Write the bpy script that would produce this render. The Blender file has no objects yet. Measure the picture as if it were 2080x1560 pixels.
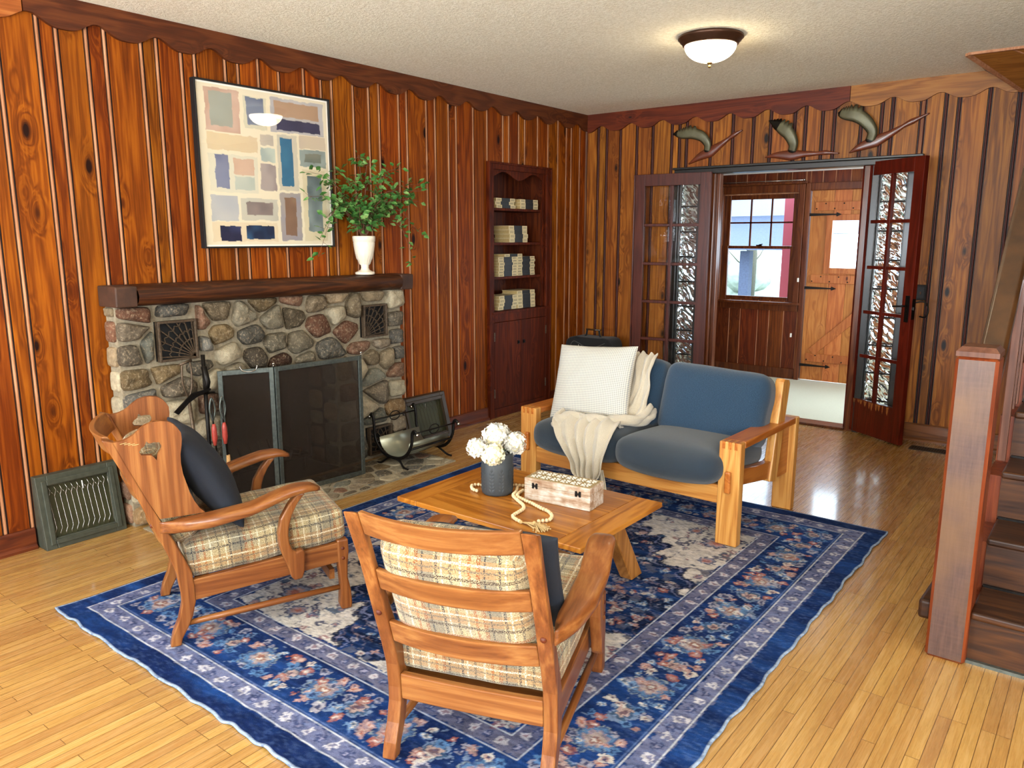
import bpy, bmesh, math, random
import numpy as np
from mathutils import Vector, Matrix, noise as mnoise
random.seed(7)
PI = math.pi
S = bpy.context.scene
COL = S.collection
# ---------------------------------------------------------------- camera
def make_camera():
    yaw, pit, rol = math.radians(-37.90), math.radians(10.656), math.radians(0.010)
    f = Vector((math.cos(pit)*math.sin(yaw), math.cos(pit)*math.cos(yaw), -math.sin(pit)))
    r = Vector((math.cos(yaw), -math.sin(yaw), 0)); u = r.cross(f)
    c, s = math.cos(rol), math.sin(rol)
    r2 = c*r+s*u; u2 = -s*r+c*u
    cam = bpy.data.cameras.new('camera'); o = bpy.data.objects.new('camera', cam); COL.objects.link(o)
    M = Matrix((( r2.x, u2.x, -f.x, 3.918), (r2.y, u2.y, -f.y, -6.112), (r2.z, u2.z, -f.z, 1.442), (0, 0, 0, 1)))
    o.matrix_world = M
    cam.sensor_width = 36; cam.sensor_fit = 'HORIZONTAL'; cam.lens = 1585/2080*36
    cam.clip_start = .05; cam.clip_end = 200
    S.camera = o
make_camera()
S.view_settings.view_transform = 'Standard'; S.view_settings.look = 'None'
S.view_settings.gamma = 1; S.view_settings.use_curve_mapping = False
S.view_settings.exposure = 0.46
# ---------------------------------------------------------------- world and daylight
def make_world():
    w = bpy.data.worlds.new('sky'); S.world = w; w.use_nodes = True
    nt = w.node_tree; bg = nt.nodes['Background']
    bg.inputs[0].default_value = (.62, .82, 1.0, 1); bg.inputs[1].default_value = 9
make_world()
def area(name, loc, rot, sx, sy, power, col):
    l = bpy.data.lights.new(name, 'AREA'); l.shape = 'RECTANGLE'; l.size = sx; l.size_y = sy
    l.energy = power; l.color = col
    o = bpy.data.objects.new(name, l); COL.objects.link(o); o.location = loc; o.rotation_euler = rot
    return o
# daylight coming in through the windows of the wall behind the camera and of the two side walls
area('daylight_front_window_left', (1.35, -8.30, 1.45), (PI/2+.80, 0, 0), 1.9, 1.5, 158, (.94, .97, 1))
area('daylight_front_window_right', (4.6, -8.30, 1.45), (PI/2+.80, 0, 0), 1.9, 1.5, 280, (.96, .98, 1))
area('daylight_side_window', (-.04, -6.75, 1.35), (PI/2+.2, 0, -PI/2), 1.5, 1.5, 38, (.62, .80, 1))
area('daylight_stair_window', (6.45, -5.2, 1.5), (PI/2+.1, 0, PI/2), 1.6, 1.3, 40, (.98, .98, 1))

# ---------------------------------------------------------------- materials
def srgb(h):
    if isinstance(h, tuple): return h if len(h) == 4 else (*h, 1)
    h = h.lstrip('#'); o = []
    for i in (0, 2, 4):
        c = int(h[i:i+2], 16)/255
        o.append(c/12.92 if c <= .04045 else ((c+.055)/1.055)**2.4)
    return (*o, 1)
class NT:
    def __init__(s, name):
        s.m = bpy.data.materials.new(name); s.m.use_nodes = True; s.t = s.m.node_tree
        s.b = s.t.nodes['Principled BSDF']; s.out = s.t.nodes['Material Output']
    def n(s, typ, **k):
        nd = s.t.nodes.new('ShaderNode'+typ)
        for a, v in k.items(): setattr(nd, a, v)
        return nd
    def put(s, sock, v):
        if hasattr(v, 'is_linked'): s.t.links.new(v, sock)
        elif isinstance(v, str): sock.default_value = srgb(v)
        else: sock.default_value = v
    def math(s, op, a, b=0., c=None, clamp=False):
        nd = s.n('Math', operation=op); nd.use_clamp = clamp
        s.put(nd.inputs[0], a); s.put(nd.inputs[1], b)
        if c is not None: s.put(nd.inputs[2], c)
        return nd.outputs[0]
    def vmath(s, op, a, b):
        nd = s.n('VectorMath', operation=op); s.put(nd.inputs[0], a); s.put(nd.inputs[1], b); return nd.outputs[0]
    def mix(s, fac, a, b, blend='MIX'):
        nd = s.n('Mix', data_type='RGBA', blend_type=blend); s.put(nd.inputs[0], fac)
        s.put(nd.inputs[6], a); s.put(nd.inputs[7], b); return nd.outputs[2]
    def noise(s, vec, scale, detail=4, rough=.55, dist=0.):
        nd = s.n('TexNoise'); s.put(nd.inputs['Vector'], vec); nd.inputs['Scale'].default_value = scale
        nd.inputs['Detail'].default_value = detail; nd.inputs['Roughness'].default_value = rough
        nd.inputs['Distortion'].default_value = dist; return nd.outputs[0]
    def vor(s, vec, scale, feat='F1', out=0):
        nd = s.n('TexVoronoi', feature=feat); s.put(nd.inputs['Vector'], vec); nd.inputs['Scale'].default_value = scale
        return nd.outputs[out]
    def ramp(s, fac, stops):
        nd = s.n('ValToRGB'); s.put(nd.inputs[0], fac); e = nd.color_ramp.elements
        while len(e) < len(stops): e.new(.5)
        for i, (p, c) in enumerate(stops): e[i].position = p; e[i].color = srgb(c) if isinstance(c, str) else (c, c, c, 1)
        return nd.outputs[0]
    def rng(s, v, a, b, c=0., d=1.):
        nd = s.n('MapRange'); s.put(nd.inputs[0], v)
        for i, x in enumerate((a, b, c, d)): nd.inputs[i+1].default_value = x
        return nd.outputs[0]
    def obj(s): return s.n('TexCoord').outputs['Object']
    def bump(s, h, strength=.3, dist=.01):
        nd = s.n('Bump'); nd.inputs['Strength'].default_value = strength; nd.inputs['Distance'].default_value = dist
        s.put(nd.inputs['Height'], h); s.t.links.new(nd.outputs[0], s.b.inputs['Normal'])
    def fin(s, col, rough=.5, metal=0., coat=0., spec=.5, sheen=0.):
        s.put(s.b.inputs['Base Color'], col); s.put(s.b.inputs['Roughness'], rough)
        s.b.inputs['Metallic'].default_value = metal; s.b.inputs['Coat Weight'].default_value = coat
        s.b.inputs['Coat Roughness'].default_value = .15
        s.b.inputs['Specular IOR Level'].default_value = spec; s.b.inputs['Sheen Weight'].default_value = sheen
        return s.m
def wood(name, dark, mid, light, axis=2, fine=1., knots=0., knotcol='#1c0d06', rough=.35, coat=0., attr=None, var=.0, bump=.15, big=1., spec=.28, ringw=.34, long=.8, dist=.5):
    t = NT(name); v = t.obj()
    sc = [9*big, 9*big, 9*big]; sc[axis] = long*big
    if attr:
        at = t.n('Attribute', attribute_name=attr); rv = at.outputs['Fac']
        off = t.n('CombineXYZ'); t.put(off.inputs[0], t.math('MULTIPLY', rv, 31.)); t.put(off.inputs[1], t.math('MULTIPLY', rv, 57.)); t.put(off.inputs[2], t.math('MULTIPLY', rv, 13.))
        v2 = t.vmath('ADD', v, off.outputs[0])
    else: rv = None; v2 = v
    g = t.vmath('MULTIPLY', v2, tuple(sc))
    if knots > 0:
        ks = [6.2, 6.2, 6.2]; ks[axis] = 2.7
        kv = t.vmath('MULTIPLY', v2, tuple(ks)); kd = t.vor(kv, 1.)
        halo = t.rng(kd, .05, .42, 1., 0.)
        g = t.vmath('ADD', g, t.n('CombineXYZ').outputs[0]) if False else g
        cmb = t.n('CombineXYZ'); k3 = t.math('MULTIPLY', t.math('POWER', halo, 2.), .9)
        for i in range(3): t.put(cmb.inputs[i], k3)
        g = t.vmath('ADD', g, cmb.outputs[0])
    a = t.noise(g, 1.0, 3, .5, dist)
    rings = t.math('ADD', t.math('MULTIPLY', t.math('SINE', t.math('MULTIPLY', a, 46.)), .5), .5)
    fs = [160*fine, 160*fine, 160*fine]; fs[axis] = 5.
    fn = t.noise(t.vmath('MULTIPLY', v2, tuple(fs)), 1., 3, .6)
    blot = t.noise(t.vmath('MULTIPLY', v2, tuple([2.5 if i != axis else .9 for i in range(3)])), 1.6, 3, .6)
    f = t.math('ADD', t.math('MULTIPLY', rings, ringw), t.math('MULTIPLY', fn, 1-ringw))
    c = t.ramp(f, [(.15, dark), (.5, mid), (.85, light)])
    c = t.mix(t.rng(blot, .38, .68, 0., .55), c, t.mix(.5, dark, mid))
    if knots > 0:
        kh = t.rng(kd, .0, .30*knots, .75, 0.); kk = t.rng(kd, .045*knots, .085*knots, 1., 0.)
        c = t.mix(t.math('MULTIPLY', kh, .55), c, dark)
        c = t.mix(kk, c, knotcol)
    if attr and var:
        hsv = t.n('HueSaturation'); t.put(hsv.inputs['Value'], t.rng(rv, 0, 1, 1-var, 1+var)); t.put(hsv.inputs['Color'], c)
        t.put(hsv.inputs['Hue'], t.rng(t.math('FRACT', t.math('MULTIPLY', rv, 7.31)), 0, 1, .490, .503)); c = hsv.outputs[0]
    if bump: t.bump(f, bump, .002)
    return t.fin(c, t.math('ADD', t.math('MULTIPLY', fn, .15), rough-.07), coat=coat, spec=spec)
def plain(name, col, rough=.5, metal=0., coat=0., bump=0., bs=60., var=0., spec=.5, sheen=0.):
    t = NT(name); c = srgb(col)
    nz = t.noise(t.obj(), bs, 4)
    cc = t.mix(t.rng(nz, .3, .7, 0., 1.), tuple([max(0, x*(1-var)) for x in c[:3]]+[1]), tuple([min(1, x*(1+var)) for x in c[:3]]+[1]))
    if bump: t.bump(nz, bump, .004)
    return t.fin(cc, rough, metal, coat, spec, sheen)
def attrcol(name, attr='Col', rough=.8, nscale=0., namt=0., bump=0., bs=200, spec=.3, coat=0., sheen=0.):
    t = NT(name); a = t.n('Attribute', attribute_name=attr); c = a.outputs['Color']
    nz = t.noise(t.obj(), nscale or bs, 4, .7)
    if namt:
        h = t.n('HueSaturation'); t.put(h.inputs['Color'], c); t.put(h.inputs['Value'], t.rng(nz, .25, .75, 1-namt, 1+namt)); c = h.outputs[0]
    if bump: t.bump(nz, bump, .006)
    return t.fin(c, rough, spec=spec, coat=coat, sheen=sheen)
MT = {}
MT['pineL'] = wood('pine_panel_orange', '#461c04', '#7e3f0a', '#a65e12', 2, .7, 1.5, '#1d0a04', .52, 0, 'rnd', .20, .12, spec=.12, long=.42, big=1.3, dist=.25)
MT['pineB'] = wood('pine_panel_brown', '#50290a', '#8c5216', '#b07428', 2, .7, 1.6, '#160d08', .46, 0, 'rnd', .16, .12, spec=.25, long=.42, big=1.3, dist=.25)
MT['bead'] = wood('bead_molding_highlit', '#8c5836', '#aa7450', '#c4926e', 2, .8, 0, rough=.6, spec=.3)  # pale because the left wall bead's window highlight is put into the colour
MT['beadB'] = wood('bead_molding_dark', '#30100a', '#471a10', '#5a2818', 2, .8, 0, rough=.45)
MT['groove'] = plain('groove_dark_stain', '#1e0703', .6)  # deeper dark red stain of the groove floors
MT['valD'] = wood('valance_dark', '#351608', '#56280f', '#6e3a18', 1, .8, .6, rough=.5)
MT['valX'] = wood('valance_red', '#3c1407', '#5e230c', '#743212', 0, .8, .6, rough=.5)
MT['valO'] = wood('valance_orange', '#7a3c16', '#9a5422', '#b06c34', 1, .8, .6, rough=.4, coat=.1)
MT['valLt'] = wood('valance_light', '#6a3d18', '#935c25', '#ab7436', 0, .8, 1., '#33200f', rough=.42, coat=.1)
MT['base'] = wood('baseboard_red', '#3a1509', '#5a260f', '#713614', 1, .8, 0, rough=.45)
MT['baseX'] = wood('baseboard_brown', '#4c2710', '#75441c', '#8a5528', 0, .8, 0, rough=.35, coat=.2)
MT['cab'] = wood('cabinet_wood', '#2c0d04', '#4c1a07', '#66280b', 2, .8, .5, rough=.5, spec=.12)
MT['cabB'] = wood('cabinet_inside', '#2b0d05', '#4c1c08', '#6b3210', 2, .8, .8, rough=.45)
MT['door'] = wood('french_door_red', '#330b06', '#53150a', '#661f0e', 2, .8, 0, rough=.3, coat=.35)
MT['doorX'] = wood('french_door_brown', '#33130a', '#4e2014', '#5c2b1a', 2, .8, 0, rough=.38, coat=.1)
MT['jamb'] = plain('painted_jamb', '#1c1a17', .38, coat=.2, var=.15)
MT['jambw'] = wood('jamb_wood', '#3a1a0d', '#5c3018', '#744020', 2, .8, 0, rough=.3, coat=.3)
MT['foy'] = wood('foyer_panel', '#3a1606', '#642c0b', '#804314', 2, .8, 1., '#1a0b05', .45, 0, 'rnd', .15)
MT['foyc'] = wood('foyer_casing', '#3a1608', '#5f2c10', '#75401a', 2, .8, 0, rough=.35, coat=.2)
MT['foyd'] = wood('foyer_door_pine', '#8a4c1e', '#b06c30', '#c48444', 2, .8, .75, '#4c2410', .4, .1, 'rnd', .08)
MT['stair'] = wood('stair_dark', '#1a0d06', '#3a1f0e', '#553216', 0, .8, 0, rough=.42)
MT['newel'] = wood('newel_wood', '#3f2318', '#5a3626', '#6e4634', 2, .8, 0, rough=.36, coat=.3)
MT['newelS'] = wood('newel_edge', '#4a1c0a', '#6f2f12', '#8a451f', 2, .8, 0, rough=.4, coat=.1)
MT['rail'] = plain('handrail_wood', '#3d2511', .28, coat=.5, var=.35, bs=12)
MT['chair'] = wood('chair_maple', '#53290f', '#7c4720', '#9c6836', 0, .8, 0, rough=.36, coat=.2, bump=.05, big=.8, ringw=.3, long=.4, dist=.2)
MT['chairV'] = wood('chair_maple_upright', '#53290f', '#7c4720', '#9c6836', 2, .8, 0, rough=.36, coat=.2, bump=.05, big=.8, ringw=.3, long=.4, dist=.2)
MT['chairY'] = wood('chair_maple_cross', '#5a2e14', '#845026', '#a5723e', 1, .8, 0, rough=.36, coat=.2, bump=.05, big=.8, ringw=.3, long=.4, dist=.2)
MT['sofaV'] = wood('sofa_oak_upright', '#9a5a26', '#c08742', '#d3a05a', 2, 1., 0, rough=.42, coat=.1)
MT['sofaX'] = wood('sofa_oak_rail', '#965624', '#bd813d', '#d09a54', 0, 1., 0, rough=.42, coat=.1)
MT['sofaY'] = wood('sofa_oak_arm', '#8a4416', '#ab6226', '#be7a38', 1, 1., 0, rough=.3, coat=.35)
MT['tblX'] = wood('table_top_cherry', '#7c4512', '#a0631e', '#b97c30', 0, .6, 0, rough=.32, coat=.15, big=.8, ringw=.5, bump=.03)
MT['tblY'] = wood('table_breadboard', '#7c4512', '#9c5f1c', '#b5782e', 1, .6, 0, rough=.32, coat=.15, big=.8, ringw=.5, bump=.03)
MT['tblV'] = wood('table_leg_wood', '#7a481a', '#a0682c', '#b88042', 2, 1., 0, rough=.4, coat=.15)
MT['mantel'] = wood('mantel_log', '#1c0e06', '#40200f', '#6a3a18', 1, .35, .8, '#100804', rough=.5, bump=.8, big=1.2)
MT['mantend'] = plain('mantel_hewn_end', '#3f2618', .6, var=.35, bs=18, bump=.2)
MT['iron'] = plain('wrought_iron', '#191512', .42, metal=.7, bump=.15, bs=120, var=.4)
MT['ironb'] = plain('brown_iron', '#5a4a3a', .5, metal=.55, bump=.2, bs=90, var=.4)
MT['pewter'] = plain('pewter_frame', '#5f6560', .42, metal=.75, bump=.1, bs=70, var=.25)
MT['steel'] = plain('polished_knob', '#a9a49c', .2, metal=1)
MT['brass'] = plain('brass', '#b08a4a', .3, metal=1)
MT['bronze'] = plain('bronze_ring', '#4a3020', .35, metal=.6, var=.25, bs=8)
MT['register'] = plain('register_green_grey', '#43463c', .5, metal=.25, var=.2, bs=40)
MT['regin'] = plain('register_back', '#3a3a22', .6, metal=.2, var=.25, bs=12)
MT['regd'] = plain('register_brown', '#3a2c1c', .45, metal=.3, var=.25, bs=25)
MT['black'] = plain('black', '#070606', .6)
MT['soot'] = plain('soot', '#15110e', .95, var=.5, bs=14, bump=.3)
MT['white'] = plain('white_plastic', '#e8e4da', .4)
MT['cream'] = plain('cream_ceramic', '#e9dfc9', .22, coat=.6, var=.05, bs=90, bump=.05)
MT['greyv'] = plain('grey_stoneware', '#363b3f', .55, var=.08)
MT['navy'] = plain('navy_cotton', '#161c28', .9, bump=.25, bs=500, var=.15, sheen=0)
MT['book'] = plain('book_cream', '#cdb98c', .7, var=.12, bs=120)
MT['bookd'] = plain('book_black', '#14130f', .5, var=.2)
MT['pages'] = plain('book_pages', '#b79d68', .8, var=.2, bs=200)
MT['bag'] = plain('black_velvet', '#08080a', .85, bump=.2, bs=200, sheen=.1)
MT['bagt'] = plain('grey_piping', '#4a4a4a', .5)
MT['beadw'] = plain('pale_wood_bead', '#d8bf97', .6, var=.12, bs=40)
MT['jute'] = plain('tassel_jute', '#c3a777', .9, var=.2, bs=200)
MT['throw'] = plain('cream_throw', '#b5a994', .95, bump=.9, bs=260, var=.08, sheen=.5)
MT['petal'] = plain('hydrangea_petal', '#dcdad2', .7, var=.03, bs=30)
MT['petalc'] = plain('hydrangea_cream', '#efe8c8', .7, var=.05, bs=30)
MT['stem'] = plain('green_stem', '#4d6a35', .7)
MT['twig'] = plain('brown_twig', '#6a4632', .7, var=.2)
MT['goose'] = plain('goose_body_wood', '#5f2a14', .35, coat=.3, var=.2, bs=12)
MT['wing'] = plain('goose_wing_metal', '#65624a', .45, metal=.3, var=.3, bs=10)
MT['wingd'] = plain('goose_wing_tip', '#16140f', .4, metal=.4)
MT['redh'] = plain('red_handle', '#a03a30', .35, var=.2, bs=60)
MT['straw'] = plain('broom_straw', '#b98d58', .9, var=.3, bs=300)
MT['rcarpet'] = plain('foyer_carpet', '#c4c0a8', .95, bump=.5, bs=200, var=.1)
MT['fceil'] = plain('foyer_ceiling_white', '#ece8df', .8)
MT['plaster'] = plain('plain_wall', '#cdbb9d', .6, var=.1, bs=3)
MT['asphalt'] = plain('roof_shingle', '#3c4254', .9, var=.2, bs=40)
MT['siding'] = plain('pale_siding', '#7c7a80', .9, var=.05)
MT['redpost'] = plain('red_painted_post', '#7c2c38', .6)
MT['bark'] = plain('bark', '#4f4a3c', .9, var=.3)
MT['snow'] = plain('pale_ground', '#565e4c', .95, var=.15, bs=2)
def m_leaf():
    t = NT('branch_leaf'); nz = t.noise(t.obj(), 18., 2)
    c = t.ramp(nz, [(.3, '#2c5424'), (.5, '#467a34'), (.68, '#86a862')])
    m = t.fin(c, .45); t.b.inputs['Transmission Weight'].default_value = 0; return m
MT['leaf'] = m_leaf()
def m_floor():
    t = NT('maple_strip_floor'); v = t.obj()
    sep = t.n('SeparateXYZ'); t.put(sep.inputs[0], v)
    cmb = t.n('CombineXYZ'); t.put(cmb.inputs[0], sep.outputs[1]); t.put(cmb.inputs[1], sep.outputs[0])
    br = t.n('TexBrick', offset=.37, offset_frequency=3); t.put(br.inputs['Vector'], cmb.outputs[0])
    br.inputs['Scale'].default_value = 1; br.inputs['Mortar Size'].default_value = .0011; br.inputs['Mortar Smooth'].default_value = .2
    br.inputs['Brick Width'].default_value = .72; br.inputs['Row Height'].default_value = .0385; br.inputs['Bias'].default_value = 0
    t.put(br.inputs['Color1'], (0, 0, 0, 1)); t.put(br.inputs['Color2'], (1, 1, 1, 1)); t.put(br.inputs['Mortar'], (.5, .5, .5, 1))
    off = t.vmath('MULTIPLY', br.outputs[0], (9., 23., 5.))
    g = t.noise(t.vmath('ADD', t.vmath('MULTIPLY', v, (30., 2.2, 1.)), off), 1., 4, .6, .6)
    fn = t.noise(t.vmath('ADD', t.vmath('MULTIPLY', v, (190., 7., 1.)), off), 1., 3, .6)
    f = t.math('ADD', t.math('MULTIPLY', g, .55), t.math('MULTIPLY', fn, .45))
    c = t.ramp(f, [(.28, '#906636'), (.5, '#a67d45'), (.72, '#b8915c')])
    h = t.n('HueSaturation'); t.put(h.inputs['Color'], c)
    sv = t.n('SeparateColor'); t.put(sv.inputs[0], br.outputs[0])
    t.put(h.inputs['Value'], t.rng(sv.outputs[0], 0, 1, .86, 1.12)); t.put(h.inputs['Hue'], t.rng(sv.outputs[0], 0, 1, .494, .506))
    wear = t.noise(v, .9, 3, .6)
    c = t.mix(t.rng(wear, .5, .75, 0., .25), h.outputs[0], '#9a6228')
    c = t.mix(t.math('MULTIPLY', br.outputs['Fac'], .9), c, '#4a2c10')
    bh = t.math('SUBTRACT', t.math('MULTIPLY', t.noise(v, 7., 2), .25), br.outputs['Fac'])
    t.bump(bh, .25, .0025)
    r = t.math('ADD', t.math('MULTIPLY', fn, .15), .20)
    m = t.fin(c, r, coat=.55, spec=.4); t.b.inputs['Coat Roughness'].default_value = .10; return m
MT['floor'] = m_floor()
def m_ceiling():
    t = NT('popcorn_ceiling'); v = t.obj()
    n1 = t.noise(v, 75., 3, .7); n2 = t.noise(v, 1.2, 2)
    c = t.mix(t.rng(n1, .35, .65, 0., 1.), '#e9e2c8', '#fffae6')
    t.bump(n1, .8, .008)
    return t.fin(c, .95, spec=.1)
MT['ceil'] = m_ceiling()
def m_stone():
    t = NT('field_stone'); a = t.n('Attribute', attribute_name='Col'); v = t.obj()
    n1 = t.noise(v, 22., 6, .7); n2 = t.noise(v, 70., 4, .7)
    h = t.n('HueSaturation'); t.put(h.inputs['Color'], a.outputs['Color']); t.put(h.inputs['Value'], t.rng(n1, .3, .7, .75, 1.6))
    c = t.mix(t.rng(n2, .52, .66, 0., .45), h.outputs[0], '#b09c80')
    t.bump(t.math('ADD', n1, t.math('MULTIPLY', n2, .4)), .9, .014)
    return t.fin(c, .9, spec=.2)
MT['stone'] = m_stone()
MT['mortar'] = plain('mortar', '#8c806a', .95, bump=.7, bs=60, var=.25)
def m_plaid():
    t = NT('tweed_plaid'); uv = t.n('UVMap').outputs[0]
    sep = t.n('SeparateXYZ'); t.put(sep.inputs[0], uv); u, w = sep.outputs[0], sep.outputs[1]
    def band(x, period, off, width):
        q = t.math('FRACT', t.math('ADD', t.math('DIVIDE', x, period), off)); q = t.math('ABSOLUTE', t.math('SUBTRACT', q, .5))
        return t.math('LESS_THAN', q, width)
    nz = t.noise(uv, 260., 2, .7)
    wv = t.math('GREATER_THAN', t.math('SINE', t.math('MULTIPLY', t.math('ADD', u, w), 900.)), .0)
    base = t.mix(t.rng(nz, .4, .6, 0., 1.), '#8f7c58', '#b5a681')
    per = .165
    bz = t.noise(uv, 9., 2)
    base = t.mix(t.rng(bz, .5, .62, 0., .6), base, '#857f70')
    c = t.mix(t.math('MULTIPLY', band(u, per, .15, .13), .6), base, '#625e54')
    c = t.mix(t.math('MULTIPLY', band(w, per, .60, .13), .50), c, '#9a6d3c')
    spk = t.rng(t.noise(uv, 330., 1, .5), .46, .52, 0., 1.)
    for x, o, wd, colr in ((u, .00, .032, '#7a3c18'), (u, .10, .014, '#20242e'), (u, .33, .022, '#20242e'), (u, .42, .014, '#d9cfb4'), (u, .72, .018, '#d9cfb4'), (u, .56, .022, '#4c463c'), (u, .86, .024, '#8f4d1e'), (w, .05, .036, '#8f4d1e'), (w, .16, .014, '#d9cfb4'), (w, .30, .026, '#1c212c'), (w, .55, .018, '#d9cfb4'), (w, .64, .018, '#5a544a'), (w, .80, .03, '#2f1910')):
        c = t.mix(t.math('MULTIPLY', band(x, per, o, wd), t.math('MULTIPLY', spk, .95)), c, colr)
    c = t.mix(t.math('MULTIPLY', t.math('LESS_THAN', nz, .42), .35), c, '#3a3128')
    t.bump(t.math('ADD', nz, t.math('MULTIPLY', wv, .3)), .7, .004)
    return t.fin(c, .95, spec=.15, sheen=.2)
MT['plaid'] = m_plaid()
def m_blue():
    t = NT('blue_wool'); uv = t.n('UVMap').outputs[0]
    n1 = t.noise(t.vmath('MULTIPLY', uv, (220., 900., 1.)), 1., 3, .7); n2 = t.noise(t.vmath('MULTIPLY', uv, (900., 220., 1.)), 1., 3, .7)
    f = t.math('ADD', t.math('MULTIPLY', n1, .6), t.math('MULTIPLY', n2, .4))
    c = t.ramp(f, [(.36, '#152030'), (.5, '#24384c'), (.64, '#3d566a')])
    t.bump(f, .5, .003); return t.fin(c, .95, spec=.15, sheen=.25)
MT['blue'] = m_blue()
def m_seat():
    t = NT('charcoal_blue_wool'); uv = t.n('UVMap').outputs[0]
    n1 = t.noise(t.vmath('MULTIPLY', uv, (500., 800., 1.)), 1., 3, .7)
    c = t.ramp(n1, [(.36, '#131920'), (.5, '#252f39'), (.64, '#404b56')])
    t.bump(n1, .5, .003); return t.fin(c, .95, spec=.15, sheen=.25)
MT['seat'] = m_seat()
def m_gingham():
    t = NT('waffle_gingham'); uv = t.n('UVMap').outputs[0]
    sep = t.n('SeparateXYZ'); t.put(sep.inputs[0], uv)
    def st(x): return t.rng(t.math('SINE', t.math('MULTIPLY', x, 2*PI/.0100)), -.1, .5, 0., 1.)
    a, b = st(sep.outputs[0]), st(sep.outputs[1])
    k = t.math('MULTIPLY', t.math('ADD', a, b), .5)
    c = t.ramp(k, [(.0, '#c9c2b2'), (.5, '#aeaaa0'), (1., '#82868c')])
    t.bump(k, .3, .002); return t.fin(c, .9, spec=.15)
MT['gingham'] = m_gingham()
def m_glass(name, tint=(1, 1, 1, 1), rough=.0, alpha=.93):
    t = NT(name); tr = t.n('BsdfTransparent'); gl = t.n('BsdfGlossy'); tr.inputs[0].default_value = tint
    gl.inputs['Roughness'].default_value = rough
    mx = t.n('MixShader'); fr = t.n('Fresnel'); fr.inputs[0].default_value = 1.5
    geo = t.n('NewGeometry'); t.put(mx.inputs[0], t.math('MULTIPLY', fr.outputs[0], t.math('SUBTRACT', 1., geo.outputs['Backfacing']))); t.t.links.new(tr.outputs[0], mx.inputs[1]); t.t.links.new(gl.outputs[0], mx.inputs[2])
    t.t.links.new(mx.outputs[0], t.out.inputs[0]); return t.m
MT['glass'] = m_glass('window_glass')
def m_block():
    t = NT('glass_block'); v = t.obj()
    w = t.n('TexWave', wave_type='BANDS', bands_direction='DIAGONAL'); t.put(w.inputs['Vector'], v)
    w.inputs['Scale'].default_value = 11; w.inputs['Distortion'].default_value = 9; w.inputs['Detail'].default_value = 1; w.inputs['Detail Scale'].default_value = .9
    t.bump(w.outputs[1], 1., .03)
    t.b.inputs['Transmission Weight'].default_value = .93; t.b.inputs['IOR'].default_value = 1.22
    return t.fin('#f2f6f0', .03)
MT['block'] = m_block()
def m_mesh():
    t = NT('screen_mesh'); tr = t.n('BsdfTransparent'); mx = t.n('MixShader'); mx.inputs[0].default_value = .60
    t.fin('#2e2620', .8, spec=.1)
    t.t.links.new(tr.outputs[0], mx.inputs[1]); t.t.links.new(t.b.outputs[0], mx.inputs[2]); t.t.links.new(mx.outputs[0], t.out.inputs[0]); return t.m
MT['mesh'] = m_mesh()
def m_lampglass():
    t = NT('lit_lamp_bowl'); t.fin('#fff3dc', .4)
    t.b.inputs['Emission Color'].default_value = (1, .82, .55, 1); t.b.inputs['Emission Strength'].default_value = 24; return t.m
MT['lampglass'] = m_lampglass()
def m_newelwear():
    t = NT('newel_worn_face'); v = t.obj()
    n1 = t.noise(t.vmath('MULTIPLY', v, (90., 90., 8.)), 1., 4, .7); n2 = t.noise(t.vmath('MULTIPLY', v, (12., 12., 120.)), 1., 3, .6); n3 = t.noise(v, 3.5, 3)
    f = t.math('ADD', t.math('MULTIPLY', n1, .75), t.math('MULTIPLY', n2, .25))
    c = t.ramp(f, [(.25, '#36231e'), (.5, '#4b342d'), (.75, '#5b4238')]); c = t.mix(t.rng(n3, .42, .65, 0., .6), c, '#6a4a2a')
    sp = t.n('SeparateXYZ'); t.put(sp.inputs[0], v)
    t.bump(f, .25, .002)
    return t.fin(c, t.math('ADD', t.math('MULTIPLY', n3, .2), .32), coat=.1)
MT['newelF'] = m_newelwear()
def m_whitewash():
    t = NT('whitewashed_wood'); v = t.obj()
    n1 = t.noise(t.vmath('MULTIPLY', v, (8., 60., 60.)), 1., 4, .7, .5); n2 = t.noise(v, 22., 3)
    f = t.math('ADD', t.math('MULTIPLY', n1, .6), t.math('MULTIPLY', n2, .4))
    c = t.ramp(f, [(.34, '#7a5538'), (.47, '#a38a72'), (.62, '#c9c2b8')]); t.bump(f, .3, .002)
    return t.fin(c, .7)
MT['wash'] = m_whitewash()
MT['inlay'] = plain('pearl_inlay', '#d9d5cc', .3)
MT['goldw'] = plain('carved_fretwork', '#8f7a52', .6, var=.15)

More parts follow.
